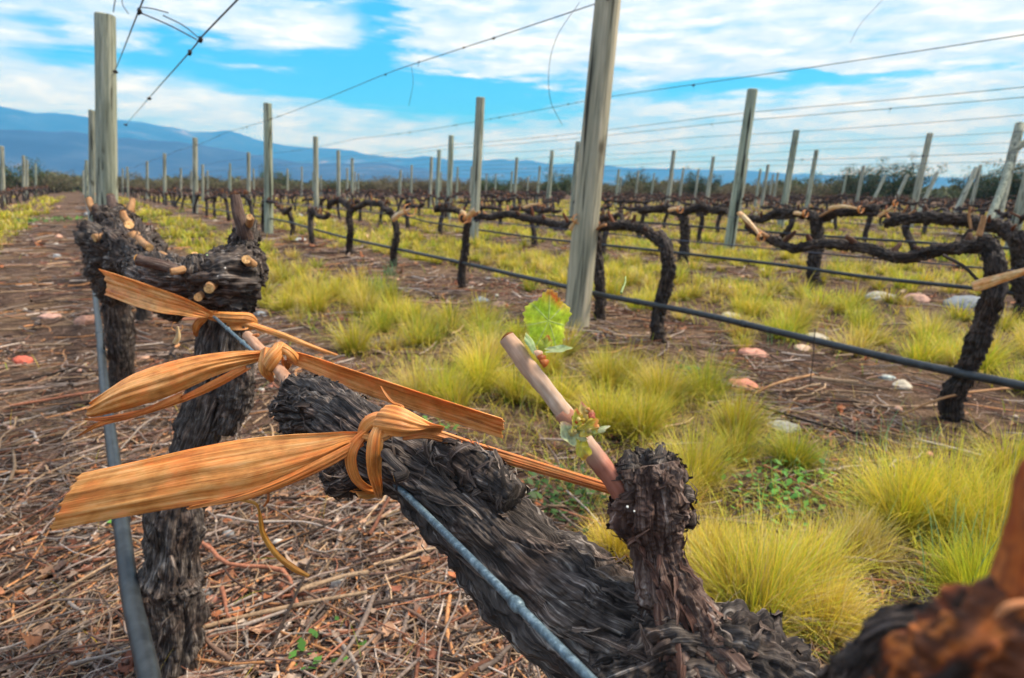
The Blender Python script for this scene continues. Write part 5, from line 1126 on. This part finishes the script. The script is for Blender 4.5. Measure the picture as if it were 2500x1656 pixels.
# pebbles
pm = MB()
def stone_mesh(m, c, sx, sy, sz, col, seed, nl=14, nc=18):
    th, ph = np.meshgrid(np.linspace(0.02, np.pi-.02, nl), np.linspace(0, 2*np.pi, nc, endpoint=False), indexing='ij')
    d = np.stack([np.sin(th)*np.cos(ph), np.sin(th)*np.sin(ph), np.cos(th)], -1); k = 1+(fbm(d[..., 0]*1.4+seed, d[..., 1]*1.4, d[..., 2]*1.4, 3, seed)-.5)*.7
    a = seed*1.7; X = d*k[..., None]*[sx, sy, sz]; X = np.stack([X[..., 0]*math.cos(a)-X[..., 1]*math.sin(a), X[..., 0]*math.sin(a)+X[..., 1]*math.cos(a), X[..., 2]], -1)+np.asarray(c)
    m.add(X, grid_q(nl, nc, True)[:, ::-1], col)
SP = [(.42, .18, .13), (.45, .36, .28), (.36, .36, .37), (.52, .30, .22), (.55, .5, .45), (.3, .2, .16)]
x, y, d = litter_pts(420, 1.0, 30, .25)
for i in range(len(x)):
    s = random.uniform(.006, .018)*max(1, d[i]/3); stone_mesh(pm, (x[i], y[i], gz(x[i], y[i])+.01+s*.2), s, s*.8, s*.6, np.array(SP[i % 6])*random.uniform(.8, 1.2), i, 7, 8)
tag(pm.build('pebbles', 'stone'), 'small mixed pebbles scattered in the litter', 'pebbles', None, 'stuff')
for i, (xd, yd, wp, hr, c, lab) in enumerate(((52, 826, 26, .6, (.62, .14, .09), 'bright pinkish-red stone at the left picture edge'), (198, 742, 26, .7, (.46, .24, .17), 'rounded reddish-tan stone just left of the drip hose'), (112, 728, 28, .3, (.52, .3, .24), 'flat pale pink stone left of the rounded tan one'), (331, 822, 16, .6, (.58, .34, .24), 'small pinkish stone between the second and third knotty vines'),
        (1155, 702, 24, .6, (.40, .24, .18), 'brownish-pink stone left of the big post base'), (1716, 888, 46, .42, (.60, .23, .15), 'flat brick-red stone beside an orange cane in the litter'), (2036, 684, 38, .45, (.44, .42, .39), 'whitish boulder before the second-row trunk at right'), (2120, 690, 34, .5, (.46, .27, .21), 'brown-pink boulder touching the whitish boulder'), (2250, 706, 68, .36, (.19, .21, .24), 'large slate-blue flat boulder behind the right-edge vine trunk'),
        (1690, 730, 26, .5, (.45, .38, .28), 'tan stone just above the thick hose right of the big post'), (1885, 778, 34, .35, (.46, .40, .33), 'low grey-tan stone half buried below the hose at right'), (2052, 871, 20, .45, (.40, .44, .42), 'small grey-green stone in the litter at right'), (2085, 892, 30, .45, (.46, .40, .32), 'beige stone left of the right-edge vine base'), (1812, 982, 40, .4, (.34, .33, .28), 'pale stone partly covered by grass at right'),
        (695, 556, 18, .5, (.44, .48, .48), 'pale blue-grey stone in the grass below the first row at left'), (600, 722, 20, .5, (.24, .26, .30), 'dark blue-grey stone right of the second knotty vine head'), (842, 547, 18, .5, (.60, .33, .24), 'pink stone by the stout vine with the drooping arm'), (500, 590, 18, .8, (.46, .26, .2), 'reddish stone seen between the spurs of the second knotty vine'), (2255, 1190, 0, .5, (.4, .3, .2), ''), (1112, 690, 22, .5, (.25, .27, .3), 'slate-grey stone left of the brownish-pink one by the big post'), (1740, 805, 40, .25, (.56, .27, .2), 'long low reddish stone in the litter under the hose'), (1855, 796, 26, .4, (.55, .38, .28), 'pale orange stone below the hose, left of the low grey-tan stone'))):
    if not wp: continue
    b = atz(xd, yd, .015); dep = proj(b)[2]; s = wp*.9*S*dep/FPX
    m = MB(); stone_mesh(m, (0, 0, 0), s, s*.8, s*hr, c, i+3, 28, 36)
    o = m.build('stone', 'stone'); o.location = (b[0], b[1], gz(b[0], b[1])+s*hr*.05); tag(o, lab, 'stone', 'stones lying in the litter')

# ================================================================ SHRUBS BEYOND THE FIELD
def shrub_mesh(seed, hgt, wid, col, n=5200, dead=.25):
    g = np.random.default_rng(seed); m = MB(); br_ = MB(); tips = []
    nb = 26
    for i in range(nb):
        a = g.uniform(0, 6.28); rr_ = wid*.5*math.sqrt(g.random()); e = np.array([rr_*math.cos(a), rr_*math.sin(a), hgt*g.uniform(.45, 1.)*(1-.35*(rr_/(wid*.5))**2)])
        mid = e*[.45, .45, .55]+g.normal(0, .1, 3); tube(br_, [(e[0]*.12, e[1]*.12, -.1), mid, e], [.05, .03, .008], 7, 5, col=(1, 1, 1)); tips += [e, mid*.4+e*.6, mid*.7+e*.3, mid+g.normal(0, .2, 3)]
        for _ in range(3):
            f = e+g.normal(0, .35, 3)+[0, 0, .15]; tube(br_, [mid*.5+e*.5, f], [.015, .004], 3, 4); tips.append(f)
    tips = np.array(tips); tips = tips[tips[:, 2] > .15]
    c = tips[g.integers(0, len(tips), n)]+g.normal(0, .24, (n, 3))*[1, 1, .8]; c[:, 2] = np.clip(c[:, 2], .03, None); s = g.uniform(.04, .11, n)[:, None]
    a = nrm(g.normal(0, 1, (n, 3))); b = nrm(np.cross(a, g.normal(0, 1, (n, 3))))
    V = np.stack([c-a*s, c-b*s*.5, c+a*s, c+b*s*.5], 1); cl = np.array(col)*g.uniform(.5, 1.5, (n, 1)); dd = g.random(n) < dead; cl[dd] = np.array([.2, .15, .09])*g.uniform(.6, 1.3, (dd.sum(), 1))
    m.add(V.reshape(-1, 3), np.arange(n*4).reshape(-1, 4), np.repeat(cl, 4, 0)); return br_, m
SV = [shrub_mesh(501, 3.4, 5, (.075, .10, .035)), shrub_mesh(502, 3.0, 5.5, (.10, .11, .05), dead=.45), shrub_mesh(503, 3.8, 4.5, (.06, .10, .03), dead=.15), shrub_mesh(504, 2.6, 6, (.13, .12, .06), dead=.55), shrub_mesh(505, 4.6, 6.5, (.035, .065, .03), 9000, .1)]
proto = {}
def place_shrub(x, y, v, s, lab):
    if v not in proto:
        r_ = bpy.data.objects.new('shrub', None); C.objects.link(r_); SV[v][0].build('branches', 'bark_far', r_); SV[v][1].build('crown', 'crown', r_); proto[v] = r_; o = r_
    else:
        o = proto[v].copy(); C.objects.link(o)
        for ch in proto[v].children: c2 = ch.copy(); c2.parent = o; C.objects.link(c2)
    o.location = (x, y, -.1); o.rotation_euler = (0, 0, random.uniform(0, 6.28)); o.scale = (s*1.1, s*1.1, s); tag(o, lab, 'shrub', 'shrubs growing beyond the vineyard')
def dirpos(xd, dist): d = ray(xd, 430); d = d[:2]/np.linalg.norm(d[:2]); return d*dist
for (xd, dist, v, s, lab) in ((1985, 52, 4, .95, 'big dark rounded bush beyond the field right of the last tall post'), (2070, 50, 4, 1.0, 'dark bushy mass behind the leaning posts at right, higher of two'), (1930, 56, 1, 1.0, 'brownish bush left of the big dark rounded bush'), (2270, 46, 4, .8, 'dark wide bush left of the braced post at the right edge'), (2350, 44, 4, .9, 'dark bush directly behind the braced post at the right edge'), (1615, 58, 4, .85, 'dark dense bush between the two tall posts right of centre'), (1570, 60, 1, .95, 'brown bare bush just left of the dark dense bush right of centre'), (1240, 70, 1, 1.15, 'bare brown-topped bush behind posts just right of centre'), (2420, 44, 4, .9, 'dark bush cut by the right picture edge')):
    p_ = dirpos(xd, dist); place_shrub(p_[0], p_[1], v, s*.66, lab)
for i in range(46):
    xd = -60+i*44+random.uniform(-14, 14); dist = random.uniform(74, 84)-(xd/2400)*14; p_ = dirpos(xd, dist)
    if 150 < xd < 215: dist = 95; p_ = dirpos(xd, dist)
    place_shrub(p_[0], p_[1], random.choice([0, 1, 2, 3, 1, 3]), random.uniform(.5, .8), 'low scrubby bush in the far belt, %s' % ('beyond the vine block left of the track' if xd < 150 else 'near the end of the dirt track' if xd < 260 else 'beyond posts between the track and the centre' if xd < 1000 else 'seen around the big leaning post' if xd < 1500 else 'beyond the right-hand rows'))
g = np.random.default_rng(77); n = 34000; a = np.radians(g.uniform(-14, 86, n)); d = g.uniform(82, 170, n); m = MB()
c = np.stack([d*np.sin(a), d*np.cos(a), g.uniform(0, 2.0, n)*(.5+.7*vn(a*60, d*.02, 0, 3))], 1); s = g.uniform(.2, .5, n)[:, None]; a_ = nrm(g.normal(0, 1, (n, 3))); b_ = nrm(np.cross(a_, g.normal(0, 1, (n, 3))))
V = np.stack([c-a_*s, c-b_*s*.6, c+a_*s, c+b_*s*.6], 1); m.add(V.reshape(-1, 3), np.arange(n*4).reshape(-1, 4), np.repeat(np.array([(.09, .10, .045)])*g.uniform(.5, 1.6, (n, 1)), 4, 0))
tag(m.build('far_scrub', 'crown'), 'continuous low scrub filling the plain behind the bushes', 'scrub', None, 'stuff')

# ================================================================ AIR
HZ = True
if HZ:
    me = bpy.data.meshes.new('haze'); b = 9600; z0, z1 = -12, 700
    me.from_pydata([(x, y, z) for z in (z0, z1) for y in (-b, b) for x in (-b, b)], [], [(0, 2, 3, 1), (4, 5, 7, 6), (0, 1, 5, 4), (2, 6, 7, 3), (0, 4, 6, 2), (1, 3, 7, 5)])
    hm = bpy.data.materials.new('hazy_air'); hm.use_nodes = True; nt = hm.node_tree; nt.nodes.clear()
    pv = nt.nodes.new('ShaderNodeVolumePrincipled'); pv.inputs['Color'].default_value = (.05, .36, 1, 1); pv.inputs['Absorption Color'].default_value = (.6, .6, .6, 1); pv.inputs['Density'].default_value = 1/3900; pv.inputs['Anisotropy'].default_value = .0
    ou = nt.nodes.new('ShaderNodeOutputMaterial'); nt.links.new(pv.outputs[0], ou.inputs['Volume']); me.materials.append(hm)
    ho = bpy.data.objects.new('haze', me); C.objects.link(ho); tag(ho, kind='stuff')
